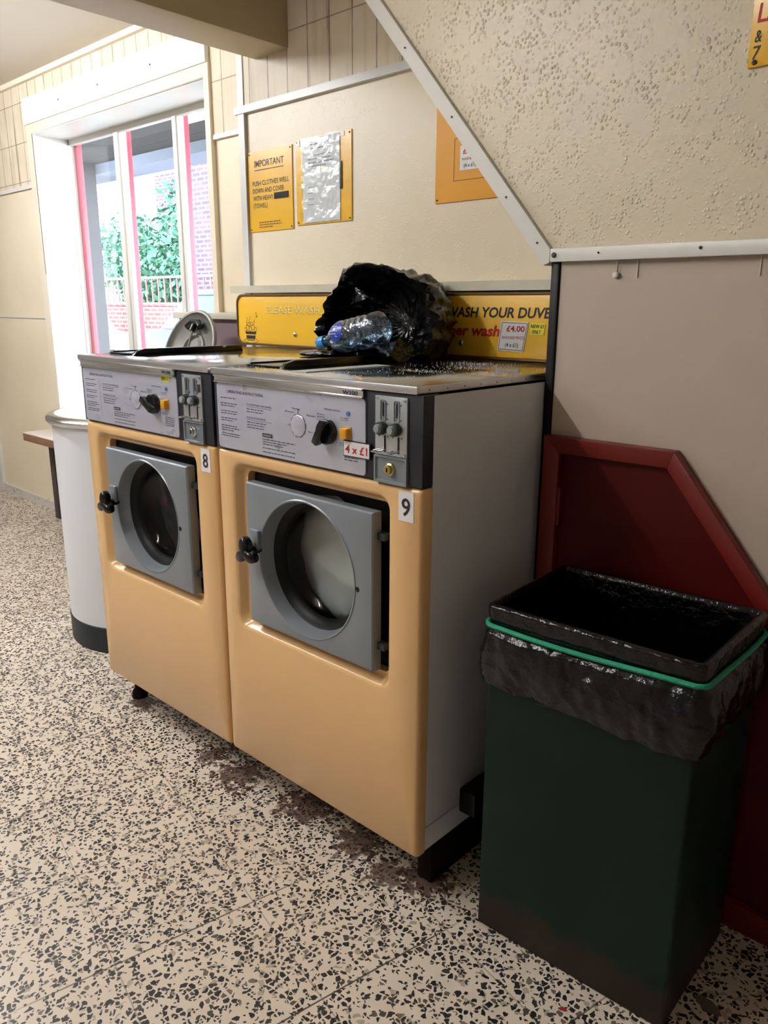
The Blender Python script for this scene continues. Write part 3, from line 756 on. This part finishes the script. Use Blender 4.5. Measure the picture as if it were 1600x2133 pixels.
wtext(s1, 'lettering', M['ink'], [('IMPORTANT', -1.458, 1.640, .165, .022, {'bold': .006}), (None, -1.458, 1.628, .165, .0025, {}),
    ('PUSH CLOTHES WELL', -1.472, 1.578, .205, .0165, {'bold': .006}), ('DOWN AND COVER', -1.472, 1.553, .178, .0165, {'bold': .006}), ('WITH HEAVY', -1.470, 1.528, .115, .0165, {'bold': .006}), ('(TOWEL)', -1.470, 1.503, .080, .0165, {'bold': .006}),
    ('~', -1.440, 1.452, .13, 3, {'step': .008, 'h': .003, 'seed': 5})])
bk = MB(); wr(-1.348, -1.272, 1.527, 1.547, bk, .003, -.007); bk.build('black_tape', M['black'], s1)
s2 = wall_sign('notice_sign', -1.229, -.958, 1.431, 1.700, M['yellow_sign'], 'yellow notice board with a plastic sleeved paper taped over it, second notice from the left')
wr(-1.192, -1.010, 1.436, 1.697, None, .002, -.0065).build('notice_paper', M['paper'], s2)
t = NT('crumpled_clear_film'); t.t.nodes.remove(t.b); p_ = t.pos()
tr_ = t.n('ShaderNodeBsdfTransparent'); tr_.inputs[0].default_value = (.93, .94, .95, 1); gl_ = t.n('ShaderNodeBsdfGlossy'); gl_.inputs['Roughness'].default_value = .2
bp = t.n('ShaderNodeBump', inp={'Strength': .6, 'Distance': .008}); t.link(t.noise(p_, 26, 4, .6), bp.inputs['Height']); t.link(bp.outputs[0], gl_.inputs['Normal'])
mx = t.n('ShaderNodeMixShader', inp={0: .065}); t.link(tr_.outputs[0], mx.inputs[1]); t.link(gl_.outputs[0], mx.inputs[2]); t.link(mx.outputs[0], t.out.inputs[0])
M['film'] = t.m
# wrinkled sleeve
mb = MB(); nx, nz = 40, 56; rows = []
for j in range(nz+1):
    zz = 1.433+(1.700-1.433)*j/nz; row = []
    for i in range(nx+1):
        xx = -1.197+(-1.006+1.197)*i/nx
        row.append((xx, yR(xx)-.0095-.003*noise.noise(Vector((xx*22, 0, zz*22)))-.0015*noise.noise(Vector((xx*70, 3, zz*60))), zz))
    rows.append(row)
mb.loops(rows, closed=False); mb.build('plastic_sleeve', M['film'], s2, 60, recalc=False)
wtext(s2, 'print', M['grey_ink'], [('~', -1.15, 1.675, .10, 2, {'step': .012, 'h': .003, 'seed': 3}), ('~', -1.165, 1.642, .13, 4, {'step': .011, 'h': .0025, 'seed': 4}), ('~', -1.165, 1.545, .03, 4, {'step': .018, 'h': .002, 'seed': 6})], .0067)
wtext(s2, 'highlight', mat('highlighter', 'e6df8e', .6), [(None, -1.125, 1.588, .06, .012, {})], .0067)
bk = MB(); wr(-1.010, -1.000, 1.530, 1.612, bk, .003, -.007); bk.build('black_tape', M['black'], s2)
for a_, b_, c_, d_ in ((-1.222, -1.207, 1.680, 1.697), (-1.008, -.990, 1.685, 1.699)): wr(a_, b_, c_, d_, None, .001, -.0055).build('clear_tape', M['sticker_white'], s2)
s3 = wall_sign('notice_sign', -.6095, -.335, 1.453, 1.718, mat('amber_sign_plastic', 'dd9a22', .3, var=.03), 'amber price notice half hidden behind the sloping stair edge')
wtext(s3, 'outline', M['ink'], [(None, -.542, 1.507, .0012, .110, {}), (None, -.542, 1.617, .13, .0012, {}), (None, -.542, 1.507, .13, .0012, {}), (None, -.412, 1.507, .0012, .110, {})])
wr(-.520, -.440, 1.533, 1.597, None, .001, -.005).build('price_sticker', M['sticker_white'], s3)
wtext(s3, 'price_lettering', M['red_ink'], [('\u00a34.00', -.510, 1.575, .062, .014, {'bold': .015}), ('WASHER PRICE', -.514, 1.558, .070, .0075, {})], .005)
wtext(s3, 'price_lettering_black', M['ink'], [('(4 x \u00a31)', -.506, 1.540, .042, .010, {'bold': .012})], .005)
# sign on the stair wall, cut by the picture edge
s4 = thing('notice_sign', (.56, PY-.003, 1.566), 'yellow sign with red and black lettering high on the textured stair wall', 'sign')
MB().box(.3665, .78, PY-.006, PY, 1.566, 1.86, .001).build('sign_plate', mat('ochre_sign_plastic', 'dba81a', .3), s4)
MB().rev([(.004, 0), (.004, .002), (0, .0035)], (.378, PY-.006, 1.573), n=14).build('screw', M['dark_screw'], s4)
mb = MB(); add_text(mb, 'LA', .3755, PY-.006, 1.634, .036, .030, shear=.1, bold=.012); mb.build('red_lettering', M['red_ink'], s4, 0, recalc=False)
mb = MB(); add_text(mb, '&', .3745, PY-.006, 1.604, .011, .019, bold=.008, shear=.1); add_text(mb, '9', .3945, PY-.006, 1.604, .013, .019, bold=.008, shear=.1); add_text(mb, '7', .3735, PY-.006, 1.578, .013, .021, bold=.008, shear=.1); mb.build('black_lettering', M['ink'], s4, 0, recalc=False)

# hook ring under the white strip
o = MB().tube([(.1525, PY-.003, 1.258), (.1525, PY-.003, 1.236)], .0008, 6)
o.rev([(.0068, 0), (.0068, .003), (.005, .005), (0, .0055)], (.150, PY-.001, 1.229), n=20)
tag(o.build('wall_hook', M['white_paint']), 'small painted ring hanging below the white strip on the beige partition', 'hook')

# ------------------------------------------------------------------ black bag and bottle on machine 9
LZ = 1.0232
def make_bag():
    mb = MB(); c = Vector((-.622, .560, 1.120)); m_ = Vector((.10, -.98, .06)).normalized()
    u = m_.cross(Vector((0, 0, 1))).normalized(); v = u.cross(m_)
    N, L = 150, []
    def pt(ph, th, k, s=0):
        dv = m_*math.cos(ph)+(u*math.cos(th)+v*math.sin(th))*math.sin(ph)
        q = Vector((dv.x*.178, dv.y*.150, dv.z*.122))*k
        q += dv*(crumple(dv, 1.3, .018, 3.1, .010, 2)+crumple(dv, 7.0, .0025, 13, .0015, 9))*s
        q += dv*crumple(Vector((math.cos(th), math.sin(th), ph*.22)), 2.3, .016, 5.2, .009, 6)*s*min(1, (PI-ph)*1.2)
        p = c+q
        p.z = max(p.z, (1.0425 if (p.x < -.493 and p.y < .485) else LZ+.001)+.002*abs(noise.noise(p*30))); p.y = min(p.y, .692)
        return p
    outer = 64; inner = 30
    rim = [math.radians(72+10*noise.noise(Vector((math.cos(2*PI*i/N)*2.2, math.sin(2*PI*i/N)*2.2, 4)))+5*noise.noise(Vector((math.cos(2*PI*i/N)*7, math.sin(2*PI*i/N)*7, 9)))) for i in range(N)]
    for j in range(outer+1):
        t_ = j/outer
        L.append([pt(PI*.998+(rim[i]-PI*.998)*t_, 2*PI*i/N, 1.0+.04*max(0, t_-.85)/.15, 1) for i in range(N)])
    for j in range(1, inner+1):
        t_ = j/inner
        L.append([pt(rim[i]+(PI*.95-rim[i])*t_, 2*PI*i/N, .98-.20*min(1, t_*2.5), .5) for i in range(N)])
    mb.loops(L, True, True)
    # ear of the bag standing up at the top left, loose tail on the lid
    ear = []
    for j in range(9):
        s_ = j/8; w_ = .040*(1-s_)+.002
        cc = Vector((-.715, .555, 1.175)).lerp(Vector((-.772, .560, 1.264)), s_)
        ear.append([cc+Vector((w_*math.cos(a), .010*math.sin(a)*(1-s_*.5), .012*math.cos(a)*(1-s_))) for a in [2*PI*k/12 for k in range(12)]])
    mb.loops(ear, True, True)
    tail = []
    for j in range(37):
        s_ = j/36; cc = Vector((-.440, .435, 0)).lerp(Vector((-.800, .425, 0)), s_); row = []
        h_ = .040*(1-s_)**2+.016
        for k in range(20):
            a = 2*PI*k/20; p = cc+Vector((0, (.042-.012*s_)*math.cos(a)+.006*noise.noise(Vector((s_*9, a, 1))), 0))
            base = 1.0418 if -.66 < p.x < -.49 else LZ+.0006
            p.z = base+h_*.5*(1+math.sin(a))*(1+.45*noise.noise(Vector((s_*8, math.cos(a)*1.5, math.sin(a)*1.5))))
            row.append(p)
        tail.append(row)
    mb.loops(tail, True, True)
    o = mb.build('bin_bag', M['bag'], None, 75)
    return tag(o, 'crumpled glossy black plastic bag lying open on machine 9', 'bag')
make_bag()

def bottle():
    a = Vector((-.680, .365, 1.067)); b = Vector((-.454, .385, 1.116)); ax = (b-a).normalized()
    prof = [(.0135, .022), (.0135, .036), (.018, .045), (.030, .060), (.039, .076), (.0425, .092), (.0425, .100)]
    h = .100
    for i in range(5): prof += [(.0425, h), (.0405, h+.006), (.0405, h+.010), (.0425, h+.016)]; h += .020
    prof += [(.0425, h+.004), (.041, h+.020), (.036, h+.030), (.024, h+.034), (.012, h+.026), (0, h+.024)]
    B = thing('water_bottle', (a.x, a.y, LZ), 'clear blue-tinted plastic water bottle lying in the mouth of the black bag', 'bottle')
    t = NT('clear_bottle_plastic'); t.t.nodes.remove(t.b)
    tr = t.n('ShaderNodeBsdfTransparent'); tr.inputs[0].default_value = (.62, .78, .92, 1); g = t.n('ShaderNodeBsdfGlossy'); g.inputs['Roughness'].default_value = .06
    g.inputs['Color'].default_value = (.85, .93, 1, 1)
    bp = t.n('ShaderNodeBump', inp={'Strength': .6, 'Distance': .01}); t.link(t.noise(t.pos(), 45, 3), bp.inputs['Height']); t.link(bp.outputs[0], g.inputs['Normal'])
    lw = t.n('ShaderNodeLayerWeight', inp={'Blend': .35}); f = t.math('MULTIPLY_ADD', lw.outputs[1], .55, .10)
    mx = t.n('ShaderNodeMixShader'); t.link(f, mx.inputs[0]); t.link(tr.outputs[0], mx.inputs[1]); t.link(g.outputs[0], mx.inputs[2]); t.link(mx.outputs[0], t.out.inputs[0])
    MB().rev(prof, a, ax, 40).build('bottle_body', t.m, B, 50)
    MB().rev([(0, -.002), (.0145, -.002), (.016, .000), (.016, .020), (.0165, .024), (.013, .024)], a, ax, 30).build('cap', mat('blue_bottle_cap', '2f8fd0', .35), B)
    u = Vector((.12, -.92, .35)); u = (u-ax*u.dot(ax)).normalized(); v = ax.cross(u)
    mb = MB(); rows = []
    for j in range(9):
        hh = .076+.045*j/8; rr = .0432 if hh > .09 else .0395+(hh-.076)/.014*.0037
        wd = math.sqrt(max(0, 1-((j-4)/4.2)**2))*38
        rows.append([a+ax*hh+(u*math.cos(math.radians(d_))+v*math.sin(math.radians(d_)))*rr for d_ in [wd*(k/6-1) for k in range(13)]])
    mb.loops(rows, closed=False); lb = mb.build('label', mat('blue_bottle_label', '2a3fa0', .3), B, 80, recalc=False)
    mb = MB()
    for k in range(5):
        d0 = -20+9*k
        mb.tube([a+ax*(.086+.012*math.sin(k*1.9))+(u*math.cos(math.radians(d0))+v*math.sin(math.radians(d0)))*.0437, a+ax*.099+(u*math.cos(math.radians(d0+3))+v*math.sin(math.radians(d0+3)))*.0437, a+ax*(.106-.004*(k % 2))+(u*math.cos(math.radians(d0+6))+v*math.sin(math.radians(d0+6)))*.0437], .0008, 6)
    mb.build('label_mark', M['sticker_white'], B)
bottle()
# grey strip lying on the lid, spilled powder
o = MB().prism([(-.424, .045), (-.376, .045), (-.380, .325), (-.428, .325)], 'z', 1.0229, 1.0250)
tag(o.build('metal_strip', mat('pale_grey_strip', 'b9bdb8', .45)), 'pale grey flat strip lying on the lid of machine 9', 'strip')
mb = MB(); r_ = random.Random(3)
def grain(x, y, s):
    z = LZ; mb.loops([[(x+s*math.cos(2*PI*k/5+y*99), y+s*math.sin(2*PI*k/5+y*99), z) for k in range(5)], [(x+s*.5*math.cos(2*PI*k/5+y*99), y+s*.5*math.sin(2*PI*k/5+y*99), z+s*.9) for k in range(5)]], False, True)
for cx, cy, sx, sy, n_ in ((-.26, .54, .05, .035, 300), (-.20, .42, .03, .03, 160), (-.22, .27, .05, .02, 170), (-.22, .35, .10, .14, 240), (-.30, .08, .09, .05, 60), (-.56, .05, .05, .025, 50)):
    for i in range(n_):
        x, y = r_.gauss(cx, sx), r_.gauss(cy, sy)
        if -.64 < x < -.02 and 0.005 < y < .66: grain(x, y, r_.choice((.0005, .0006, .0008, .0012)))
tag(mb.build('washing_powder', mat('white_powder', 'd9d7d2', .9), None, 0), 'spilled white washing powder on the lid of machine 9', 'powder', kind='stuff')

# ------------------------------------------------------------------ bin, liner, cord
A_, B_, C_, D_ = [Vector(p) for p in ((.138, .043, 0), (.536, .060, 0), (.531, .362, 0), (.124, .342, 0))]
def rect_path(off, n_side=60, r=.02):
    cs = [A_, B_, C_, D_]; cen = sum(cs, Vector())/4; pts = []
    cs2 = []
    for i in range(4):
        e0 = (cs[i]-cs[i-1]).normalized(); e1 = (cs[(i+1) % 4]-cs[i]).normalized()
        cs2.append(cs[i]+Vector((e0.y, -e0.x, 0))*off+Vector((e1.y, -e1.x, 0))*off)
    for i in range(4):
        p, q = cs2[i], cs2[(i+1) % 4]; dr = (q-p); ln = dr.length; dr = dr/ln
        for k in range(n_side):
            s_ = r+(ln-2*r)*k/(n_side-1); pts.append(p+dr*s_)
        # rounded corner
        nx_ = cs2[(i+2) % 4]-q; nx_.normalize()
        for a in (.2, .4, .6, .8):
            t0 = q-dr*r; t1 = q+nx_*r
            pts.append(t0*(1-a)**2+q*2*a*(1-a)+t1*a*a)
    return pts
bn = thing('waste_bin', (.33, .2, -.1), 'tall dark green rectangular waste bin with rusty bottom edge', 'bin')
def lvl(off, z, r=.006): return [Vector((p.x, p.y, z)) for p in rect_path(off, 6, r)]
MB().loops([lvl(-.004, -.090), lvl(-.004, .612), lvl(0, .612), lvl(0, -.098), lvl(-.003, -.100)], True, True).build('bin_body', M['bin_green'], bn, 30)
mb = MB(); P0 = rect_path(0, 60, .012); n_ = len(P0); cen = (A_+B_+C_+D_)/4
def outn(i):
    d_ = (P0[(i+1) % n_]-P0[i-1]).normalized(); return Vector((d_.y, -d_.x, 0))
ON = [outn(i) for i in range(n_)]
L = []
def hem(i): return .470+.016*noise.noise(P0[i]*7)+.010*noise.noise(P0[i]*23)-(.012 if P0[i].y < .1 and P0[i].x > .25 else 0)
for j in range(40):      # outer skirt from hem up to the rim
    s_ = j/39; row = []
    for i in range(n_):
        z = hem(i)+(.620-hem(i))*s_
        puff = .005+.013*max(0, math.sin(PI*max(0, min(1, (z-.455)/.125))))**.8 if z < .580 else .005
        q = P0[i]*1.0
        cr = crumple(Vector((q.x, q.y, z*.8)), 16, .006, 38, .003, 3)
        if abs(z-.582) < .012: cr *= .15; puff = .003
        row.append(Vector((q.x, q.y, z))+ON[i]*max(.0015, puff+cr*(.35 if z > .585 else 1)))
    L.append(row)
for off, z in ((.001, .6235), (-.006, .6225), (-.008, .612), (-.009, .50), (-.012, .35), (-.02, .15), (-.05, -.06), (-.15, -.075)):
    L.append([Vector((P0[i].x, P0[i].y, z))+ON[i]*(off+crumple(Vector((P0[i].x, P0[i].y, z)), 12, .004, 30, .002, 8)*(0 if z > .6 else -.6) - (.003 if z < .6 else 0)) for i in range(n_)])
mb.loops(L, False, True)
tag(mb.build('bin_liner', M['liner'], None, 75), 'black crinkled plastic liner folded over the rim of the green bin', 'bin liner')
pth = [Vector((P0[i].x, P0[i].y, .583-.004*math.sin(3*2*PI*i/n_)))+ON[i]*.0085 for i in range(0, n_, 2)]
tag(MB().tube(pth, .0048, 8, True).build('elastic_cord', M['cord']), 'green elastic cord tied round the top of the bin liner', 'cord')
# crumpled bag fallen between washer and bin
mb = MB(); L = []
for j in range(25):
    ph = PI*j/24
    row = []
    for i in range(40):
        th = 2*PI*i/40; dv = Vector((math.sin(ph)*math.cos(th), math.sin(ph)*math.sin(th), math.cos(ph)))
        k = 1+crumple(dv, 2, .12, 5, .10, 12)
        p_ = Vector((.083, .29, -.01))+Vector((dv.x*.045, dv.y*.085, dv.z*.095))*k
        p_.x = min(max(p_.x, .048), .120); p_.z = max(p_.z, -.0995)
        row.append(p_)
    L.append(row)
mb.loops(L); tag(mb.build('plastic_bag', M['bag'], None, 75), 'crumpled black plastic bag on the floor between machine 9 and the bin', 'bag')
# leaf and scrap on the floor
lf = [(0, 0), (.012, .010), (.028, .014), (.045, .010), (.058, 0), (.044, -.010), (.026, -.013), (.010, -.008)]
ang = math.radians(-12); ca_, sa_ = math.cos(ang), math.sin(ang)
mb = MB().prism([(.550+x*ca_-y*sa_, .176+x*sa_+y*ca_) for x, y in lf], 'z', -.0998, -.0985)
mb.tube([(.551, .176, -.0985), (.545, .179, -.098), (.540, .184, -.0985)], .0009, 6)
tag(mb.build('fallen_leaf', mat('dull_brown_leaf', '6a5d54', .7)), 'flat brown leaf on the terrazzo beside the bin', 'leaf')
mb = MB().prism([(.376, -.028), (.389, -.025), (.391, -.020), (.380, -.019)], 'z', -.0998, -.0985)
tag(mb.build('paper_scrap', mat('red_scrap', 'a3242c', .6)), 'tiny red scrap on the terrazzo in front of the bin', 'scrap')

# ------------------------------------------------------------------ spin dryer with open lid
sx, sy, sr = -1.790, .425, .298
sp = thing('spin_dryer', (sx, sy, -.1), 'white cylindrical spin dryer with black base and open round lid', 'spin dryer')
MB().rev([(sr, .0), (sr, .745)], (sx, sy, 0), (0, 0, 1), 72).build('drum_body', M['dryer_white'], sp)
MB().rev([(sr-.004, -.1), (sr+.003, -.096), (sr+.003, -.002), (sr, .001)], (sx, sy, 0), (0, 0, 1), 72, cap0=True).build('base', M['spin_dark'], sp)
mb = MB().rev([(sr, .745), (sr+.014, .748), (sr+.020, .756), (sr+.020, .766), (sr+.012, .774), (sr-.01, .778)], (sx, sy, 0), (0, 0, 1), 72)
mb.build('rim', M['chrome'], sp)
mb = MB().rev([(sr-.008, .777), (.22, .792), (.165, .800), (.155, .800), (.155, .70), (.15, .30), (0, .30)], (sx, sy, 0), (0, 0, 1), 64)
mb.build('top_cover', M['dryer_white'], sp)
# open lid
el = math.radians(20); nd = Vector((0, -math.cos(el), math.sin(el))); lc = Vector((-1.80, .69, .985)); rr = .165
lid = MB().rev([(0, -.030), (rr*.5, -.028), (rr*.85, -.018), (rr, -.004), (rr+.004, .004), (rr, .010), (rr-.008, .010), (rr-.010, .000), (rr*.84, -.010), (rr*.48, -.016), (rr*.46, -.008), (rr*.42, -.008), (rr*.40, -.020), (0, -.022)], lc, nd, 64).build('lid', M['lid_grey'], sp, 50)
ax_ = nd.cross(Vector((0, 0, 1))).normalized(); up_ = ax_.cross(nd)
if up_.z < 0: up_ = -up_
b = MB()
c0 = lc+up_*rr*.66+nd*.008
b.tube([c0-ax_*.045-up_*.010, c0-ax_*.025+up_*.006, c0+ax_*.02+up_*.006, c0+ax_*.045-up_*.012], .014, 10)
b.tube([c0, c0+nd*.006-up_*.03], .012, 10); b.build('lid_catch', M['black'], lid)
MB().tube([c0-up_*.02+nd*.004, lc-up_*rr*.80+nd*.006], .005, 8).build('lid_stay', M['chrome'], lid)
MB().tube([lc-up_*rr*.75-nd*.012, Vector((sx, sy+.235, .785))], .012, 8).build('lid_hinge', M['charcoal'], lid)

# boxed shelf below the window, beside the signboard
bx = thing('window_shelf', (-1.83, .91, -.1), 'mauve boxed shelf with cream top behind the open spin dryer lid', 'shelf')
MB().box(-2.13, -1.55, .865, .955, -.095, 1.108).build('box', M['mauve'], bx)
MB().box(-2.15, -1.54, .845, .958, 1.108, 1.134, .002).build('shelf_top', M['ledge'], bx)

# bench against the window wall
bb = thing('bench', (-3.2, .85, -.1), 'low wooden bench with pale top and dark leg against the left wall', 'bench')
MB().box(-3.72, -2.45, .78, .955, .385, .430, .003).build('seat', M['wood'], bb)
MB().box(-3.722, -2.45, .778, .955, .428, .434, .002).build('seat_top', M['bench_top'], bb)
for x0 in (-3.66, -2.56): MB().box(x0, x0+.055, .895, .945, -.1, .386, .003).build('leg', M['leg'], bb)

# ------------------------------------------------------------------ lamps of the room
def ceiling_light(x, y, L_, along, label, strength):
    r = thing('ceiling_light', (x, y, ZC-.09), label, 'ceiling light', 'fluorescent ceiling lights')
    hx, hy = (L_/2, .035) if along == 'x' else (.035, L_/2)
    MB().box(x-hx, x+hx, y-hy, y+hy, ZC-.045, ZC-.001, .004).build('housing', M['clean_white'], r)
    d_ = Vector((1, 0, 0)) if along == 'x' else Vector((0, 1, 0)); c_ = Vector((x, y, ZC-.07))
    MB().tube([c_-d_*(L_/2-.03), c_+d_*(L_/2-.03)], .016, 12).build('tube', emis('fluorescent_tube', (.96, .98, 1), strength), r)
    for s_ in (-1, 1): q = c_+d_*s_*(L_/2-.02); MB().box(q.x-.02, q.x+.02, q.y-.02, q.y+.02, ZC-.092, ZC-.045, .003).build('lamp_holder', M['clean_white'], r)
ceiling_light(-1.12, -1.45, 1.5, 'y', 'fluorescent tube light on the ceiling over the aisle', TUBE_STRENGTH)
ceiling_light(-2.9, -.55, 1.5, 'x', 'fluorescent tube light on the ceiling beyond the beam', TUBE_STRENGTH*1.7)

# ------------------------------------------------------------------ outside the window
struct('ground', MB().box(-60, 20, 1.26, 40, -.30, -.2), mat('grey_paving', 'a9a9ab', .9), 0)
brk = m_brick('red_garden_brick', 'a8484a', 'b65a58', 'c9b8b4')
brk2 = m_brick('house_brick', '43344f', '54425e', '918c95')
dark = mat('dark_canopy_boards', '1e1917', .7, var=.2, vscale=3)
mb = MB()
for k in range(7): mb.box(-8.2, -.8, 1.27+.19*k, 1.455+.19*k, 2.34, 2.40)
struct('canopy_soffit', mb, dark, 0)
struct('canopy_beam', MB().box(-8.2, -.8, 2.56, 2.86, 2.26, 2.60), mat('blue_grey_canopy_beam', '6f7686', .6), 0)
struct('porch_pier', MB().box(-6.9, -5.93, 2.30, 2.56, -.2, 2.34), mat('dark_grey_pier', '34353b', .6), 0)
ol = thing('canopy_light', (-3.05, 1.95, 2.27), 'white fluorescent tube under the dark canopy outside the window', 'lamp')
MB().box(-3.75, -2.35, 1.92, 1.98, 2.30, 2.339).build('housing', M['clean_white'], ol)
MB().tube([(-3.73, 1.95, 2.275), (-2.37, 1.95, 2.275)], .020, 10).build('tube', emis('outdoor_tube', (1, 1, 1), 12), ol)
tag(MB().box(-19, -4, 6.6, 6.82, -.2, 1.13).box(-19, -4, 6.57, 6.85, 1.13, 1.19).build('garden_wall', brk), 'low red brick wall across the street seen through the window', 'wall')
rl = thing('railing', (-12, 6.9, 1.19), 'thin railing on top of the red brick wall outside', 'railing')
mb = MB()
for k in range(40): mb.box(-16+.2*k, -15.98+.2*k, 6.70, 6.72, 1.19, 1.62)
mb.box(-16.1, -7.9, 6.69, 6.73, 1.60, 1.64); mb.build('rails', mat('pink_grey_railing', '9a6a66', .6), rl)
hs = thing('house', (-13, 11, -.2), 'brick house behind the tree, right of the window view', 'building')
MB().box(-11.0, -5, 6.95, 15, -.2, 6.4).box(-17.0, -11.0, 10, 15, -.2, 4.2).build('house_wall', brk2, hs)
MB().prism([(6.7, 6.4), (15.3, 6.4), (11, 8.6)], 'x', -11.3, -4.7).build('roof', mat('slate_roof', '6d6a72', .8), hs)
fh = thing('far_house', (-24, 9.5, -.2), 'pale house far left beyond the tree', 'building')
MB().box(-27, -21, 8.6, 13, -.2, 3.2).build('house_wall', mat('pale_render', 'd5d2d0', .8), fh)
MB().box(-23.4, -22.2, 8.56, 8.62, .9, 1.9).build('window', mat('far_window', '7d95a5', .3), fh)
# tree
tr = thing('tree', (-12.6, 7.9, -.2), 'leafy green tree filling the window view beyond the wall', 'tree')
MB().tube([(-12.6, 8.25, -.2), (-12.55, 8.25, 1.2), (-12.7, 8.3, 2.2), (-12.6, 8.35, 3.0)], [.16, .13, .10, .05], 10).build('trunk', mat('bark', '5b4a40', .9), tr)
mb = MB(); r_ = random.Random(11)
blobs = [(-12.9, 8.1, 2.1, 1.05), (-13.6, 7.8, 2.0, 1.1), (-13.0, 7.9, 2.9, .7), (-14.6, 7.8, 1.9, .9), (-15.4, 7.9, 2.1, .8), (-12.5, 7.75, 1.6, .6), (-13.9, 7.7, 1.4, .6), (-12.4, 8, 3.2, .35), (-14.4, 8, 1.5, .9), (-15.3, 8, 2.5, .7), (-13.3, 8, 1.5, .8), (-12.7, 8, 1.3, .55), (-16.2, 8, 2.2, .7)]
for bx_, by_, bz_, br_ in blobs:
    by_ += .35
    for i in range(int(620*br_)):
        d_ = Vector((r_.gauss(0, 1), r_.gauss(0, .7), r_.gauss(0, 1))).normalized()*br_*r_.uniform(.35, 1.05)
        p_ = Vector((bx_, by_, bz_))+d_; s_ = r_.uniform(.05, .11)
        u_ = Vector((r_.gauss(0, 1), r_.gauss(0, 1), r_.gauss(0, 1))).normalized(); v_ = u_.orthogonal().normalized()
        mb.face([p_-u_*s_, p_+v_*s_*.45, p_+u_*s_, p_-v_*s_*.45])
t = NT('leaf_green'); p_ = t.pos(); t.set(t.ramp(t.noise(p_, 2.2, 3), [(.3, '275744'), (.5, '447a62'), (.7, '6a9c80')]), .6)
mb.build('foliage', t.m, tr, 0, recalc=False, weld=False)
# lamp post
o = MB().rev([(.10, 0), (.10, 1.4), (.07, 1.42), (.07, 2.0)], (-13.55, 6.3, -.2), (0, 0, 1), 16, cap1=True)
tag(o.build('street_post', mat('blue_grey_post', '5f7f9a', .5)), 'blue grey post standing in front of the red brick wall outside', 'post')
def car(x, y, label, paint, prof, ln, w_, rot):
    r = thing('car', (x, y, -.2), label, 'car', None)
    cr, sr_ = math.cos(rot), math.sin(rot)
    def place(mb):
        mb.bm.transform(Matrix.Translation((x, y, 0)) @ Matrix.Rotation(rot, 4, 'Z')); return mb
    body, cab = prof
    place(MB().prism(body, 'y', -w_/2, w_/2, .03)).build('body', paint, r)
    gm = mat('car_window_glass', '26323c', .1)
    place(MB().prism(cab, 'y', -w_/2+.06, w_/2-.06, .02)).build('cabin_glass', gm, r)
    roof = [(cab[1][0]-.02, cab[1][1]-.02), (cab[2][0]+.02, cab[2][1]-.02), (cab[2][0]-.03, cab[2][1]+.05), (cab[1][0]+.03, cab[1][1]+.05)]
    place(MB().prism(roof, 'y', -w_/2+.05, w_/2-.05, .01)).build('roof', paint, r)
    for wx in (-ln*.31, ln*.31):
        for wy in (-w_/2-.01, w_/2+.01):
            place(MB().rev([(0, -.09), (.29, -.09), (.32, -.05), (.32, .05), (.29, .09), (0, .09)], (wx, wy, .12), (0, 1, 0), 28)).build('wheel', M['black_matt'], r)
    hl = mat('headlight', 'dfe6ee', .1)
    for wy in (-w_/2+.28, w_/2-.28): place(MB().box(ln/2-.08, ln/2+.005, wy-.18, wy+.18, .48, .60, .02)).build('headlight', hl, r)
    place(MB().box(ln/2-.06, ln/2+.008, -.40, .40, .42, .50, .01)).build('grille', M['black_matt'], r)
    place(MB().box(ln/2-.05, ln/2+.012, -.26, .26, .22, .33, .005)).build('number_plate', M['sticker_white'], r)
hatch = ([(-2.1, .05), (2.1, .05), (2.12, .45), (1.95, .62), (1.0, .74), (-1.9, .80), (-2.1, .6)], [(1.05, .72), (.25, 1.18), (-1.2, 1.2), (-1.9, .78)])
van = ([(-2.0, .05), (2.1, .05), (2.12, .6), (1.9, .78), (1.2, .86), (-2.0, .90)], [(1.2, .84), (.6, 1.28), (-1.8, 1.3), (-2.0, .88)])
car(-12.3, 4.9, 'white car parked outside beyond the left window pane', mat('white_car_paint', 'e6e8ea', .2), hatch, 4.2, 1.7, math.radians(-8))
car(-7.0, 5.3, 'dark blue car parked outside behind the spin dryer lid', mat('dark_blue_car_paint', '2c3a52', .2), van, 4.2, 1.7, math.radians(185))
